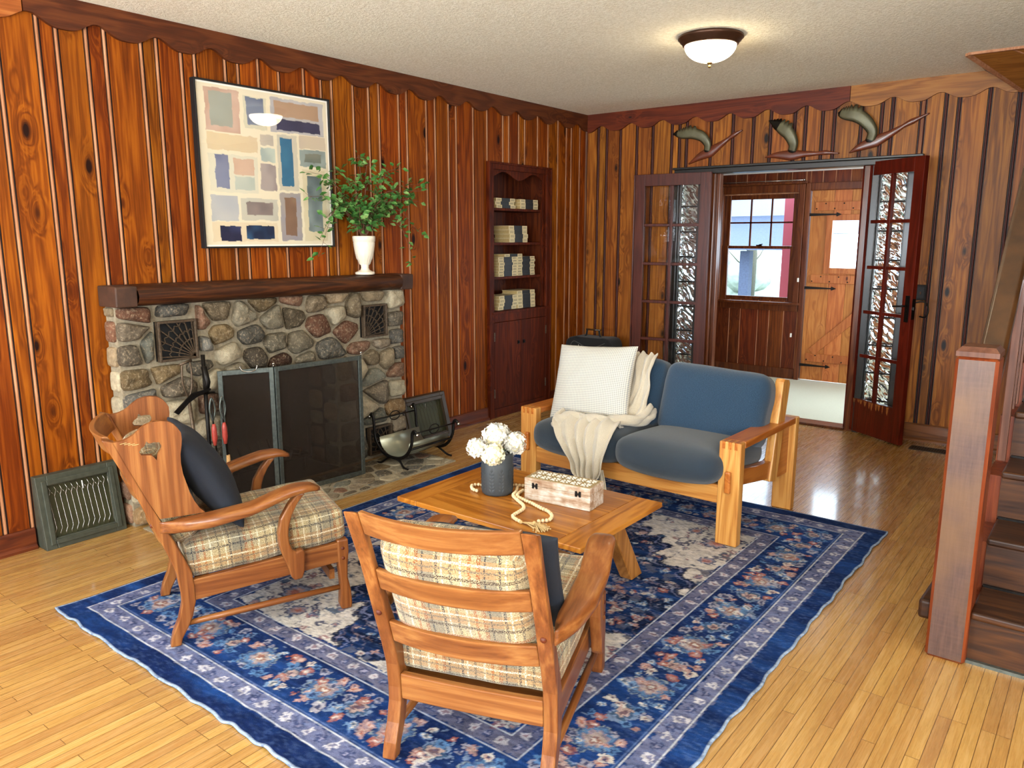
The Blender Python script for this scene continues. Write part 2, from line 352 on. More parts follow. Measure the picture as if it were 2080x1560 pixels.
# ---------------------------------------------------------------- geometry helpers
class MB:
    def __init__(s, off=(0, 0, 0), M=None):
        s.bm = bmesh.new(); s.off = Vector(off); s.M = M
    def v(s, p):
        p = Vector(p)
        if s.M is not None: p = s.M @ p
        return s.bm.verts.new(p - s.off)
    def face(s, vs, mi=0, sm=False):
        try: f = s.bm.faces.new(vs)
        except ValueError: return None
        f.material_index = mi; f.smooth = sm; return f
    def box(s, x0, x1, y0, y1, z0, z1, mi=0):
        P = [(x, y, z) for z in (z0, z1) for x, y in ((x0, y0), (x1, y0), (x1, y1), (x0, y1))]
        V = [s.v(p) for p in P]
        for q in ((3, 2, 1, 0), (4, 5, 6, 7), (0, 1, 5, 4), (1, 2, 6, 5), (2, 3, 7, 6), (3, 0, 4, 7)): s.face([V[i] for i in q], mi)
        return s
    def prism(s, poly, a, b, axis='y', mi=0, sm=False):
        """poly of 2D points, extruded from a to b along axis. axis y: (x,z); x: (y,z); z: (x,y)"""
        def P(p, t):
            return {'y': (p[0], t, p[1]), 'x': (t, p[0], p[1]), 'z': (p[0], p[1], t)}[axis]
        A = [s.v(P(p, a)) for p in poly]; B = [s.v(P(p, b)) for p in poly]; n = len(poly)
        fa = s.face(A, mi); fb = s.face(B[::-1], mi)
        for i in range(n): s.face([A[i], B[i], B[(i+1) % n], A[(i+1) % n]], mi, sm)
        return s
    def bar(s, p, q, w, h, up=(0, 0, 1), mi=0):
        p, q = Vector(p), Vector(q); d = (q-p).normalized(); up = Vector(up)
        x = d.cross(up)
        if x.length < 1e-4: x = d.cross(Vector((1, 0, 0)))
        x.normalize(); y = x.cross(d)
        V = [s.v(c + x*a*w/2 + y*b*h/2) for c in (p, q) for a, b in ((-1, -1), (1, -1), (1, 1), (-1, 1))]
        for k in ((3, 2, 1, 0), (4, 5, 6, 7), (0, 1, 5, 4), (1, 2, 6, 5), (2, 3, 7, 6), (3, 0, 4, 7)): s.face([V[i] for i in k], mi)
        return s
    def tube(s, path, r, n=8, cap=True, mi=0, flat=None, closed=False):
        P = [Vector(p) for p in path]; R = r if isinstance(r, (list, tuple)) else [r]*len(P); rings = []
        prev = None
        for i, p in enumerate(P):
            if closed: d = P[(i+1) % len(P)]-P[i-1]
            else: d = (P[min(i+1, len(P)-1)]-P[max(i-1, 0)])
            d.normalize()
            if prev is None:
                x = d.cross(Vector((0, 0, 1)));
                if x.length < .01: x = d.cross(Vector((1, 0, 0)))
            else: x = prev - d*prev.dot(d)
            x.normalize(); prev = x; y = d.cross(x)
            fx, fy = (flat or (1, 1))
            rings.append([s.v(p + x*math.cos(2*PI*k/n)*R[i]*fx + y*math.sin(2*PI*k/n)*R[i]*fy) for k in range(n)])
        m = len(rings)
        for i in range(m if closed else m-1):
            a, b = rings[i], rings[(i+1) % m]
            for k in range(n): s.face([a[k], a[(k+1) % n], b[(k+1) % n], b[k]], mi, True)
        if cap and not closed: s.face(rings[0][::-1], mi); s.face(rings[-1], mi)
        return s
    def lathe(s, prof, c=(0, 0, 0), n=32, mi=0, scallop=None):
        c = Vector(c); rings = []
        for i, (r, z) in enumerate(prof):
            rings.append([s.v(c + Vector((math.cos(2*PI*k/n)*(r + (scallop(i, 2*PI*k/n) if scallop else 0)), math.sin(2*PI*k/n)*(r + (scallop(i, 2*PI*k/n) if scallop else 0)), z))) for k in range(n)])
        for a, b in zip(rings, rings[1:]):
            for k in range(n): s.face([a[k], a[(k+1) % n], b[(k+1) % n], b[k]], mi, True)
        if prof[0][0] > 1e-5: s.face(rings[0][::-1], mi)
        if prof[-1][0] > 1e-5: s.face(rings[-1], mi)
        return s
    def sphere(s, c, r, n=12, m=8, mi=0, sc=(1, 1, 1)):
        c = Vector(c); rings = []
        for j in range(1, m):
            th = PI*j/m
            rings.append([s.v(c+Vector((math.sin(th)*math.cos(2*PI*k/n)*r*sc[0], math.sin(th)*math.sin(2*PI*k/n)*r*sc[1], math.cos(th)*r*sc[2]))) for k in range(n)])
        t = s.v(c+Vector((0, 0, r*sc[2]))); b = s.v(c-Vector((0, 0, r*sc[2])))
        for k in range(n):
            s.face([t, rings[0][k], rings[0][(k+1) % n]], mi, True); s.face([b, rings[-1][(k+1) % n], rings[-1][k]], mi, True)
        for a, bb in zip(rings, rings[1:]):
            for k in range(n): s.face([a[k], bb[k], bb[(k+1) % n], a[(k+1) % n]], mi, True)
        return s
    def build(s, name, mats, parent=None, bev=0., seg=2, sub=0, smooth=False, label=None, solid=0.):
        bm = s.bm; bmesh.ops.remove_doubles(bm, verts=bm.verts, dist=1e-5) if smooth else None
        bmesh.ops.recalc_face_normals(bm, faces=bm.faces)
        me = bpy.data.meshes.new(name); bm.to_mesh(me); bm.free()
        for m in (mats if isinstance(mats, (list, tuple)) else [mats]): me.materials.append(MT[m] if isinstance(m, str) else m)
        if smooth:
            for p in me.polygons: p.use_smooth = True
        o = bpy.data.objects.new(name, me); COL.objects.link(o)
        if parent is not None: o.parent = parent
        if solid: md = o.modifiers.new('thickness', 'SOLIDIFY'); md.thickness = solid; md.offset = 0
        if bev:
            md = o.modifiers.new('bevel', 'BEVEL'); md.width = bev; md.segments = seg; md.limit_method = 'ANGLE'; md.angle_limit = math.radians(35)
        if sub: md = o.modifiers.new('subd', 'SUBSURF'); md.levels = sub; md.render_levels = sub
        if label: o['label'] = label
        return o
def thing(name, label, cat, loc=(0, 0, 0), rz=0., group=None):
    o = bpy.data.objects.new(name, None); COL.objects.link(o); o.empty_display_size = .1
    o.location = loc; o.rotation_euler = (0, 0, rz); o['label'] = label; o['category'] = cat
    if group: o['group'] = group
    return o
def tag(o, label, cat, group=None):
    o['label'] = label; o['category'] = cat
    if group: o['group'] = group
    return o
def struct(o): o['kind'] = 'structure'; return o
def copy_tree(o, parent=None):
    c = o.copy(); COL.objects.link(c)
    if parent is not None: c.parent = parent
    for ch in o.children: copy_tree(ch, c)
    return c
def lerp(a, b, t): return a+(b-a)*t
def interp(x, xs, ys): return float(np.interp(x, xs, ys))
def bez(pts, n=16):
    """Catmull-Rom through pts"""
    P = [Vector(p) for p in pts]; P = [P[0]*2-P[1]]+P+[P[-1]*2-P[-2]]; out = []
    for i in range(1, len(P)-2):
        for k in range(n):
            t = k/n; a, b, c, d = P[i-1], P[i], P[i+1], P[i+2]
            out.append(.5*((2*b)+(c-a)*t+(2*a-5*b+4*c-d)*t*t+(3*b-a-3*c+d)*t**3))
    out.append(P[-2]); return out
def cushion(name, mat, parent, a, b, c, r, M=None, puff=(0, 0, 0), n=18, fn=None, label=None):
    """rounded soft box of half sizes a,b,c with UVs in metres"""
    mb = MB(M=None); bm = mb.bm; uvl = bm.loops.layers.uv.new('UVMap')
    H = (a, b, c)
    def samp(h):
        q = [-h+r*(1-math.cos(PI/2*k/4)) for k in range(5)]
        mid = [lerp(-h+r, h-r, (k+1)/(n+1)) for k in range(n)]
        return q+mid+[-x for x in q[::-1]]
    Sx = [samp(h) for h in H]
    def pos(p):
        q = [max(-(H[i]-r), min(H[i]-r, p[i])) for i in range(3)]
        d = Vector([p[i]-q[i] for i in range(3)])
        m = max(abs(d.x), abs(d.y), abs(d.z))
        if d.length > 1e-9: d = d.normalized()*r if m > r*.999 else d*(r/max(r, d.length)) if d.length > r else d
        w = Vector(q)+d
        e = [w.x/a, w.y/b, w.z/c]
        k = [max(0, 1-e[i]**4) for i in range(3)]
        w.z += puff[2]*e[2]*k[0]*k[1]; w.x += puff[0]*e[0]*k[1]*k[2]; w.y += puff[1]*e[1]*k[0]*k[2]
        if fn: w = fn(w, e)
        return w
    vm = {}
    def gv(p):
        key = tuple(round(x, 5) for x in p)
        if key not in vm:
            w = pos(p); vm[key] = bm.verts.new((M @ w) if M is not None else w)
        return vm[key]
    for ax in range(3):
        i, j = [(1, 2), (0, 2), (0, 1)][ax]
        for sg in (-1, 1):
            U, V = Sx[i], Sx[j]
            for p in range(len(U)-1):
                for q in range(len(V)-1):
                    cs = []
                    for uu, vv in ((U[p], V[q]), (U[p+1], V[q]), (U[p+1], V[q+1]), (U[p], V[q+1])):
                        P = [0, 0, 0]; P[ax] = sg*H[ax]; P[i] = uu; P[j] = vv; cs.append((tuple(P), uu, vv))
                    try: f = bm.faces.new([gv(x[0]) for x in cs])
                    except ValueError: continue
                    f.smooth = True
                    for l, x in zip(f.loops, cs): l[uvl].uv = (x[1], x[2])
    return mb.build(name, mat, parent, label=label)
def pillow(name, mat, parent, W, H, T, M, n=26, pinch=.06, label=None, wr=.006):
    mb = MB(); bm = mb.bm; uvl = bm.loops.layers.uv.new('UVMap'); g = {}
    for sd in (1, -1):
        for i in range(n+1):
            for j in range(n+1):
                u = -math.cos(PI*i/n); v = -math.cos(PI*j/n)
                if sd == -1 and (i in (0, n) or j in (0, n)): g[sd, i, j] = g[1, i, j]; continue
                x = u*W/2*(1-pinch*(1-v*v)); y = v*H/2*(1-pinch*(1-u*u))
                th = T/2*(max(0, (1-u*u)*(1-v*v)))**.42
                z = sd*th + wr*mnoise.noise(Vector((u*3+sd*5, v*3, 1.7+W)))*(1-u**8)
                g[sd, i, j] = bm.verts.new(M @ Vector((x, y, z)))
        for i in range(n):
            for j in range(n):
                q = [(i, j), (i+1, j), (i+1, j+1), (i, j+1)]
                f = bm.faces.new([g[sd, a, b] for a, b in (q if sd == 1 else q[::-1])]); f.smooth = True
                for l, (a, b) in zip(f.loops, (q if sd == 1 else q[::-1])): l[uvl].uv = (-math.cos(PI*a/n)*W/2, -math.cos(PI*b/n)*H/2)
    return mb.build(name, mat, parent, label=label)
def R4(ax, ay, az, loc=(0, 0, 0)):
    from mathutils import Euler
    return Matrix.Translation(loc) @ Euler((ax, ay, az)).to_matrix().to_4x4()
# ================================================================ THE SETTING
XR, YF = 6.6, -8.4          # right wall and the wall behind the camera
fb = MB(); fb.box(-.05, XR, YF, .02, -.06, 0); struct(fb.build('floor', 'floor'))
cb = MB(); cb.box(-.1, XR, YF, .1, 2.5, 2.6); struct(cb.build('ceiling', 'ceil'))

GL = [-8.2, -8.05, -7.85, -7.6, -7.42, -7.2, -6.98, -6.83, -6.6, -6.35, -6.2, -5.98, -5.8, -5.62, -5.38, -5.2, -4.98, -4.86, -4.746, -4.666, -4.499, -4.42, -4.289, -4.205, -4.03, -3.951, -3.823, -3.749, -3.574, -3.496, -3.369, -3.235, -3.063, -2.938, -2.857, -2.69, -2.563, -2.475, -2.302, -2.226, -2.038, -1.951, -1.813, -1.732, -1.545, -1.383, -1.191, -1.117, -.989, -.91, -.735, -.588, -.442, -.315, -.238, -.105]
GB = [.124, .21, .348, .508, .66, .835, .905, .968, 1.178, 1.36, 1.524, 1.66, 1.841, 1.922, 2.044, 2.128, 2.313, 2.448, 2.516, 2.699, 2.715, 2.845, 2.924, 3.098, 3.264, 3.44, 3.56, 3.78, 3.95, 4.2, 4.36, 4.6, 4.75, 4.95, 5.2, 5.32, 5.6, 5.8, 6.0, 6.15, 6.4]
def panelled_wall(name, axis, a0, a1, G, holes, ztop, mat, face, back, plainG=(), seed=1):
    """vertical boards with bead moldings at G. axis 'y': wall in plane x=0 ; axis 'x': wall in plane y=0. holes: (a,b,z0,z1)"""
    rn = random.Random(seed); mb = MB(); bm = mb.bm; lay = bm.faces.layers.float.new('rnd')
    sgn = 1 if face > 0 else -1
    def P(a, d, z):  # d = depth towards the room
        return (back+sgn*d, a, z) if axis == 'y' else (a, back+sgn*d, z)
    def strip(prof, z0, z1, mi, r):
        A = [mb.v(P(a, d, z0)) for a, d in prof]; B = [mb.v(P(a, d, z1)) for a, d in prof]
        for i in range(len(prof)-1):
            f = mb.face([A[i], A[i+1], B[i+1], B[i]], mi)
            if f: f[lay] = r
    edges = [a0]+[g for g in G if a0 < g < a1]+[a1]
    for k in range(len(edges)-1):
        l, r = edges[k], edges[k+1]; rv = rn.random()
        zr = [(0., ztop)]
        for (ha, hb, h0, h1) in holes:
            if l >= ha-1e-4 and r <= hb+1e-4:
                nz = []
                for (x, y) in zr:
                    if h0 > x: nz.append((x, min(y, h0)))
                    if h1 < y: nz.append((max(x, h1), y))
                zr = nz
        for z0, z1 in zr:
            w = .0155
            strip([(l+w-.0015, -.006), (l+w, 0), (r-w, 0), (r-w+.0015, -.006)], z0, z1, 0, rv)
    for g in edges[1:-1]:
        if g in plainG: continue
        zr = [(0., ztop)]
        for (ha, hb, h0, h1) in holes:
            if ha-1e-4 <= g <= hb+1e-4:
                nz = []
                for (x, y) in zr:
                    if h0 > x: nz.append((x, min(y, h0)))
                    if h1 < y: nz.append((max(x, h1), y))
                zr = nz
        for z0, z1 in zr:
            strip([(g-.016, -.006), (g-.015, -.012), (g-.007, -.012)], z0, z1, 2, .5); strip([(g+.007, -.012), (g+.015, -.012), (g+.016, -.006)], z0, z1, 2, .5)
            pr = [(g-.007, -.012)]+[(g-.007*math.cos(PI*q/6), -.006+.006*math.sin(PI*q/6)) for q in range(7)]+[(g+.007, -.012)]
            strip(pr, z0, z1, 1, .5)
    # solid core behind, with the openings left free
    core0, core1 = (-.12, -.013)
    def cb_(a, b, z0, z1):
        if b-a < .001 or z1-z0 < .001: return
        p, q = P(a, core0, z0), P(b, core1, z1)
        n0 = len(bm.faces)
        mb.box(min(p[0], q[0]), max(p[0], q[0]), min(p[1], q[1]), max(p[1], q[1]), z0, z1, 1)
    cur = a0
    for (ha, hb, h0, h1) in sorted(holes):
        cb_(cur, ha, 0, ztop); cb_(ha, hb, 0, h0); cb_(ha, hb, h1, ztop); cur = hb
    cb_(cur, a1+(.12 if axis == 'y' else 0), 0, ztop)
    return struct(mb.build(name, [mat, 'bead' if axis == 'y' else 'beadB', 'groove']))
SW = (-7.5, -6.0, .7, 2.0)      # side window of the left wall, beyond the frame
CAB = (-1.383, -.588, 0., 1.995)
FBX = (-3.823, -2.938, 0., .70)
OPN = (.905, 2.715, 0., 1.995)
GL2 = sorted([g for g in GL if abs(g+7.42) > .05]+[-7.5, -6.0]); GL2 = sorted([g for g in GL2 if g not in (-5.98,)])
panelled_wall('wall_left', 'y', YF, 0., GL2, [SW, CAB, FBX], 2.5, 'pineL', 1, 0., seed=5)
panelled_wall('wall_back', 'x', 0., XR, GB, [OPN], 2.5, 'pineB', -1, 0., seed=9)
# wall behind the camera with two windows, and the wall beyond the stairs with one
mb = MB(); W1 = (.4, 2.3, .7, 2.2); W2 = (3.65, 5.55, .7, 2.2)
mb.box(-.1, W1[0], YF-.1, YF, 0, 2.5); mb.box(W1[1], W2[0], YF-.1, YF, 0, 2.5); mb.box(W2[1], XR, YF-.1, YF, 0, 2.5)
for w in (W1, W2): mb.box(w[0], w[1], YF-.1, YF, 0, w[2]); mb.box(w[0], w[1], YF-.1, YF, w[3], 2.5)
struct(mb.build('wall_front', 'plaster'))
mb = MB(); mb.box(XR, XR+.1, YF, -6.0, 0, 2.5); mb.box(XR, XR+.1, -4.4, .1, 0, 2.5); mb.box(XR, XR+.1, -6.0, -4.4, 0, .85); mb.box(XR, XR+.1, -6.0, -4.4, 2.15, 2.5)
struct(mb.build('wall_right', 'plaster'))
# windows of the unseen walls: casing and sash bars
def simple_window(name, axis, a0, a1, z0, z1, c):
    f = MB()
    def bx(a, b, z, zz, d0=-.05, d1=.05):
        if axis == 'y': f.box(c+d0, c+d1, a, b, z, zz)
        else: f.box(a, b, c+d0, c+d1, z, zz)
    for a, b, z, zz in ((a0, a0+.06, z0, z1), (a1-.06, a1, z0, z1), (a0+.06, a1-.06, z0, z0+.06), (a0+.06, a1-.06, z1-.06, z1)): bx(a, b, z, zz)
    m = (a0+a1)/2; zm = (z0+z1)/2
    bx(m-.02, m+.02, z0+.06, z1-.06, -.02, .02); bx(a0+.06, m-.02, zm-.02, zm+.02, -.02, .02); bx(m+.02, a1-.06, zm-.02, zm+.02, -.02, .02)
    struct(f.build(name, 'foyc'))
simple_window('window_2', 'x', *W1, YF-.05); simple_window('window_3', 'x', *W2, YF-.05)
simple_window('window_4', 'y', *SW, -.06); simple_window('window_5', 'y', -6.0, -4.4, .85, 2.15, XR+.05)

# scalloped valance boards under the ceiling
def valance(name, axis, a0, a1, ph, per, zt, zn, mat, thick=.022):
    mb = MB(); n = int((a1-a0)/.012); pts = []
    for i in range(n+1):
        a = lerp(a0, a1, i/n); t = (a-ph)/per
        pts.append((a, zt+(zn-zt)*(.5+.5*math.cos(2*PI*t))**1.7))
    for i in range(n):
        (a, z), (b, w) = pts[i], pts[i+1]
        if axis == 'y':
            q = [mb.v(p) for p in ((thick, a, z), (thick, b, w), (thick, b, 2.5), (thick, a, 2.5))]; mb.face(q)
            q = [mb.v(p) for p in ((0.001, a, z), (0.001, b, w), (thick, b, w), (thick, a, z))]; mb.face(q)
        else:
            q = [mb.v(p) for p in ((a, -thick, z), (b, -thick, w), (b, -thick, 2.5), (a, -thick, 2.5))]; mb.face(q)
            q = [mb.v(p) for p in ((a, -.001, z), (b, -.001, w), (b, -thick, w), (a, -thick, z))]; mb.face(q)
    for a, z in (pts[0], pts[-1]):
        if axis == 'y': mb.face([mb.v(p) for p in ((.001, a, z), (thick, a, z), (thick, a, 2.5), (.001, a, 2.5))])
        else: mb.face([mb.v(p) for p in ((a, -.001, z), (a, -thick, z), (a, -thick, 2.5), (a, -.001, 2.5))])
    return struct(mb.build(name, mat))
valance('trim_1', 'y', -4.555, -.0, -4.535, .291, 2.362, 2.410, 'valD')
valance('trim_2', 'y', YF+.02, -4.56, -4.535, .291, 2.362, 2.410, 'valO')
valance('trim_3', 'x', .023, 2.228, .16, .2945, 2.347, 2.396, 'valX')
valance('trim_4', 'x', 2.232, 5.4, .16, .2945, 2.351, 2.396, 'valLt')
# baseboards with shoe molding
def baseb(name, axis, a0, a1, mat, h=.1):
    mb = MB()
    pr = [(0, 0), (.028, 0), (.028, .012), (.018, .024), (.016, h-.008), (.010, h), (0, h)]
    if axis == 'y': mb.prism([(x, z) for x, z in pr], a0, a1, 'y')
    else: mb.prism([(-x, z) for x, z in pr], a0, a1, 'x')
    return struct(mb.build(name, mat))
for nm, a, b in (('baseboard_left', YF+.1, -4.745), ('baseboard_left', -1.94, -1.39), ('baseboard_left', -.585, -.03)): baseb(nm, 'y', a, b, 'base')
baseb('baseboard_back', 'x', .03, .9, 'base'); baseb('baseboard_back', 'x', 2.75, 3.5, 'baseX', .125)

# ---------------------------------------------------------------- double doorway
HD = 1.945
mb = MB()
# header board with rolled top edge over the doorway and the sidelights
mb.box(.885, 2.735, -.035, .10, HD, 1.985); mb.box(.875, 2.745, -.05, -.0, 1.985, 2.003)

struct(mb.build('trim_5', 'jamb', bev=.004))
mb = MB()
for x0, x1 in ((.885, .925), (1.10, 1.14), (2.47-.045, 2.47), (2.66, 2.725)): mb.box(x0, x1, -.03, .12, 0, HD)
for x0, x1 in ((.925, 1.10), (2.47, 2.66)):
    mb.box(x0, x0+.012, .0, .06, 0, HD); mb.box(x1-.012, x1, .0, .06, 0, HD)
    mb.box(x0+.012, x1-.012, -.0, .1, 0, .045); mb.box(x0+.012, x1-.012, -.0, .1, 1.925, HD)
struct(mb.build('trim_6', 'jamb', bev=.003))
mb = MB(); mb.box(1.14, 1.235, -.01, .11, 0, HD); mb.box(1.235, 1.262, .03, .09, 0, HD); mb.box(2.365, 2.425, -.01, .11, 0, HD); mb.box(2.345, 2.365, .03, .09, 0, HD)
struct(mb.build('trim_7', 'jambw', bev=.003))
mb = MB(); mb.box(1.235, 2.365, -.02, .13, .0, .018); struct(mb.build('trim_8', 'jambw', bev=.004))
def glass_blocks(name, x0, x1):
    root = struct(bpy.data.objects.new(name, None)); COL.objects.link(root); root.location = ((x0+x1)/2, .05, .05)
    z = .047; i = 0
    while z < 1.9:
        h = .2 if z+.2 < 1.925 else 1.925-z-.004
        if h < .03: break
        b = MB(off=root.location); b.box(x0+.013, x1-.013, .012, .088, z+.003, z+h-.003); b.build('glass_block', 'block', root, bev=.006)
        z += h+.006; i += 1
    b = MB(off=root.location); z = .047
    while z < 1.9:
        z += .2
        if z < 1.92: b.box(x0+.013, x1-.013, .02, .08, z-.003, z+.009)
        z += .006
    b.build('mortar_joint', 'iron', root)
glass_blocks('window_6', .925, 1.10); glass_blocks('window_7', 2.47, 2.66)

def french_door(name, hinge, free, z0, z1, mat, rows=5, handle=False):
    h, f = Vector((*hinge, 0)), Vector((*free, 0)); d = (f-h); W = d.length; ang = math.atan2(d.y, d.x)
    root = bpy.data.objects.new(name, None); COL.objects.link(root); struct(root); root.location = (hinge[0], hinge[1], z0); root.rotation_euler = (0, 0, ang)
    Hh = z1-z0; T = .036; st = .085 if W > .5 else .07; top = .095; bot = .25
    mb = MB(); mb.box(0, st, -T/2, T/2, 0, Hh); mb.box(W-st, W, -T/2, T/2, 0, Hh); mb.box(st, W-st, -T/2, T/2, 0, bot); mb.box(st, W-st, -T/2, T/2, Hh-top, Hh)
    mb.build('door_frame', mat, root, bev=.002)
    mb = MB(); mx = W/2; mb.box(mx-.012, mx+.012, -T/2+.004, T/2-.004, bot, Hh-top)
    for k in range(1, rows):
        z = lerp(bot, Hh-top, k/rows)
        mb.box(st, mx-.012, -T/2+.004, T/2-.004, z-.012, z+.012); mb.box(mx+.012, W-st, -T/2+.004, T/2-.004, z-.012, z+.012)
    mb.build('glazing_bars', mat, root, bev=.003)
    mb = MB()
    for k in range(rows):
        for a, b in ((st, mx-.012), (mx+.012, W-st)):
            mb.box(a+.001, b-.001, -.002, .002, lerp(bot, Hh-top, k/rows)+.013, lerp(bot, Hh-top, (k+1)/rows)-.013)
    mb.build('glass_panes', 'glass', root)
    return root, W, T
dl, Wl, Tl = french_door('door_1', (1.225, -.055), (.585, -.125), .015, 1.955, 'doorX')
mb = MB(); mb.box(Wl, Wl+.012, -.03, .03, 0, 1.94); mb.build('astragal', 'doorX', dl, bev=.003)
dr, Wr, Tr = french_door('door_2', (2.355, .045), (2.815, -.275), .012, 1.968, 'door')
lk = MB(); lk.box(Wr-.001, Wr+.002, -.012, .012, .88, 1.02); lk.build('latch_plate', 'iron', dr)
lk = MB(); lk.box(Wr+.001, Wr+.012, -.006, .006, .945, .965); lk.build('latch_bolt', 'steel', dr, label='shiny latch bolt')
lk = MB(); lk.box(Wr-.052, Wr-.018, -Tr/2-.005, -Tr/2, .86, 1.04); lk.tube(bez([(Wr-.035, -Tr/2, .97), (Wr-.035, -Tr/2-.04, .97), (Wr-.06, -Tr/2-.05, .968), (Wr-.12, -Tr/2-.045, .962)], 6), .006, 8)
lk.build('lever_handle', 'iron', dr)
lk = MB(); lk.box(Wr-.052, Wr-.018, Tr/2, Tr/2+.005, .86, 1.04); lk.tube(bez([(Wr-.03, Tr/2, .99), (Wr+.02, Tr/2+.05, 1.0), (Wr+.055, Tr/2+.055, .95), (Wr+.04, Tr/2+.05, .90), (Wr+.0, Tr/2+.04, .90)], 8), .0055, 8)
lk.build('curved_handle', 'iron', dr)
wc = MB()
rn = random.Random(3)
for k in range(11):
    x = .095+k*.036+rn.uniform(-.01, .01); w = rn.uniform(.012, .03); hh = rn.uniform(.02, .065)
    if x+w > Wr-.09: break
    wc.prism([(x, .245), (x+w, .245), (x+w*.8, .245-hh*.5), (x+w*.55, .245-hh), (x+w*.2, .245-hh*.7)], -Tr/2-.0008, -Tr/2-.0002, 'y')
MT['bare'] = plain('bare_wood_scar', '#8a5222', .6, var=.3, bs=60)
wc.build('bare_wood_patch', 'bare', dr)

# ---------------------------------------------------------------- the entry hall beyond
FY, FZ, FX0, FX1 = 1.92, 2.078, .2, 3.3
mb = MB(); mb.box(FX0, FX1, .12, FY+.1, -.05, .004); struct(mb.build('floor_entry', 'rcarpet'))
mb = MB(); mb.box(FX0-.1, FX1+.1, .1, FY+.1, FZ, FZ+.1); struct(mb.build('ceiling_entry', 'fceil'))
def foyer_wall():
    rn = random.Random(2); mb = MB(); lay = mb.bm.faces.layers.float.new('rnd')
    xs = [FX0, .33, .468, .62, .74, .93, 1.05, 1.2, 1.338, 1.345, 1.385, 1.5, 1.62, 1.76, 1.9, 2.03, 2.25, 2.29, 2.5, 2.66, 2.8, 3.0, 3.15, FX1]
    for a, b in zip(xs, xs[1:]):
        rg = [(0, FZ)]
        if a >= .467 and b <= 1.3385: rg = [(0, .80), (1.88, FZ)]
        if a >= 1.384 and b <= 2.251: rg = [(1.89, FZ)]
        if a >= 2.499 and b <= 3.001: rg = [(0, .45), (1.85, FZ)]
        r = rn.random()
        for z0, z1 in rg:
            n = len(mb.bm.faces)
            V = [mb.v(p) for p in ((a+.004, FY, z0), (b-.004, FY, z0), (b-.004, FY, z1), (a+.004, FY, z1))]; f = mb.face(V); f[lay] = r
            V = [mb.v(p) for p in ((a-.004, FY+.008, z0), (a+.004, FY, z0), (a+.004, FY, z1), (a-.004, FY+.008, z1))]; f = mb.face(V, 1)
            V = [mb.v(p) for p in ((b-.004, FY, z0), (b+.004, FY+.008, z0), (b+.004, FY+.008, z1), (b-.004, FY, z1))]; f = mb.face(V, 1)
    mb.box(FX0-.1, .47, FY+.009, FY+.1, 0, FZ, 1); mb.box(1.336, 1.385, FY+.009, FY+.1, 0, FZ, 1); mb.box(2.25, 2.5, FY+.009, FY+.1, 0, FZ, 1); mb.box(3.0, FX1+.1, FY+.009, FY+.1, 0, FZ, 1); mb.box(2.5, 3.0, FY+.009, FY+.1, 0, .45, 1); mb.box(2.5, 3.0, FY+.009, FY+.1, 1.85, FZ, 1)
    mb.box(.47, 1.336, FY+.009, FY+.1, 0, .80, 1); mb.box(.47, 1.336, FY+.009, FY+.1, 1.87, FZ, 1); mb.box(1.385, 2.25, FY+.009, FY+.1, 1.895, FZ, 1)
    struct(mb.build('wall_entry_back', ['foy', 'bead']))
foyer_wall()
mb = MB(); mb.box(FX0-.1, FX0, .1, FY, 0, FZ); struct(mb.build('wall_entry_left', 'foyc'))
mb = MB(); mb.box(FX1, FX1+.1, .1, .55, 0, FZ); mb.box(FX1, FX1+.1, 1.65, FY, 0, FZ); mb.box(FX1, FX1+.1, .55, 1.65, 0, .7); mb.box(FX1, FX1+.1, .55, 1.65, 1.8, FZ)
struct(mb.build('wall_entry_right', 'foyc'))
area('entry_side_window_daylight', (FX1+.03, 1.1, 1.25), (PI/2, 0, PI/2), 1.0, 1.0, 24, (.9, .95, 1))
# double-hung window
def foyer_window():
    r = bpy.data.objects.new('window_1', None); COL.objects.link(r); struct(r); r.location = (.9, FY, .8); L = r.location
    y = FY
    mb = MB(off=L)
    mb.box(.425, .50, y-.03, y+.06, .78, 1.96); mb.box(1.285, 1.345, y-.03, y+.06, .78, 1.96); mb.box(.50, 1.285, y-.03, y+.06, 1.88, 1.96)
    mb.box(.405, 1.365, y-.045, y-.0, 1.96, 1.985)
    mb.build('window_casing', 'foyc', r, bev=.005)
    mb = MB(off=L); mb.box(.41, 1.36, y-.07, y+.06, .765, .79); mb.box(.43, 1.34, y-.02, y, .70, .765); mb.build('window_sill', 'foyc', r, bev=.005)
    for nm, z0, z1, dy in (('upper_sash', 1.325, 1.88, .035), ('lower_sash', .79, 1.355, .01)):
        mb = MB(off=L); yy = y+dy
        mb.box(.50, .565, yy, yy+.025, z0, z1); mb.box(1.22, 1.285, yy, yy+.025, z0, z1)
        mb.box(.565, 1.22, yy, yy+.025, z0, z0+(.045 if nm[0] == 'l' else .03)); mb.box(.565, 1.22, yy, yy+.025, z1-(.03 if nm[0] == 'l' else .055), z1)
        s = mb.build(nm, 'foyc', r, bev=.004)
        g = MB(off=L); g.box(.565, 1.22, yy+.010, yy+.014, z0+.03, z1-.03); g.build('pane', 'glass', s).parent = s
        if nm[0] == 'u':
            g = MB(off=L)
            for x in (.783, 1.0): g.box(x-.008, x+.008, yy+.004, yy+.02, 1.355, 1.825)
            g.box(.565, 1.22, yy+.004, yy+.02, 1.582, 1.598); g.build('muntins', 'cab', s)
    mb = MB(off=L); mb.box(.87, .93, y-.005, y+.02, 1.355, 1.365); mb.tube([(.90, y+.0, 1.366), (.94, y-.005, 1.372)], .005, 6); mb.build('sash_lock', 'iron', r)
    mb = MB(off=L); mb.box(.87, .94, y+.0, y+.01, .80, .812); mb.build('sash_lift', 'steel', r)
foyer_window()
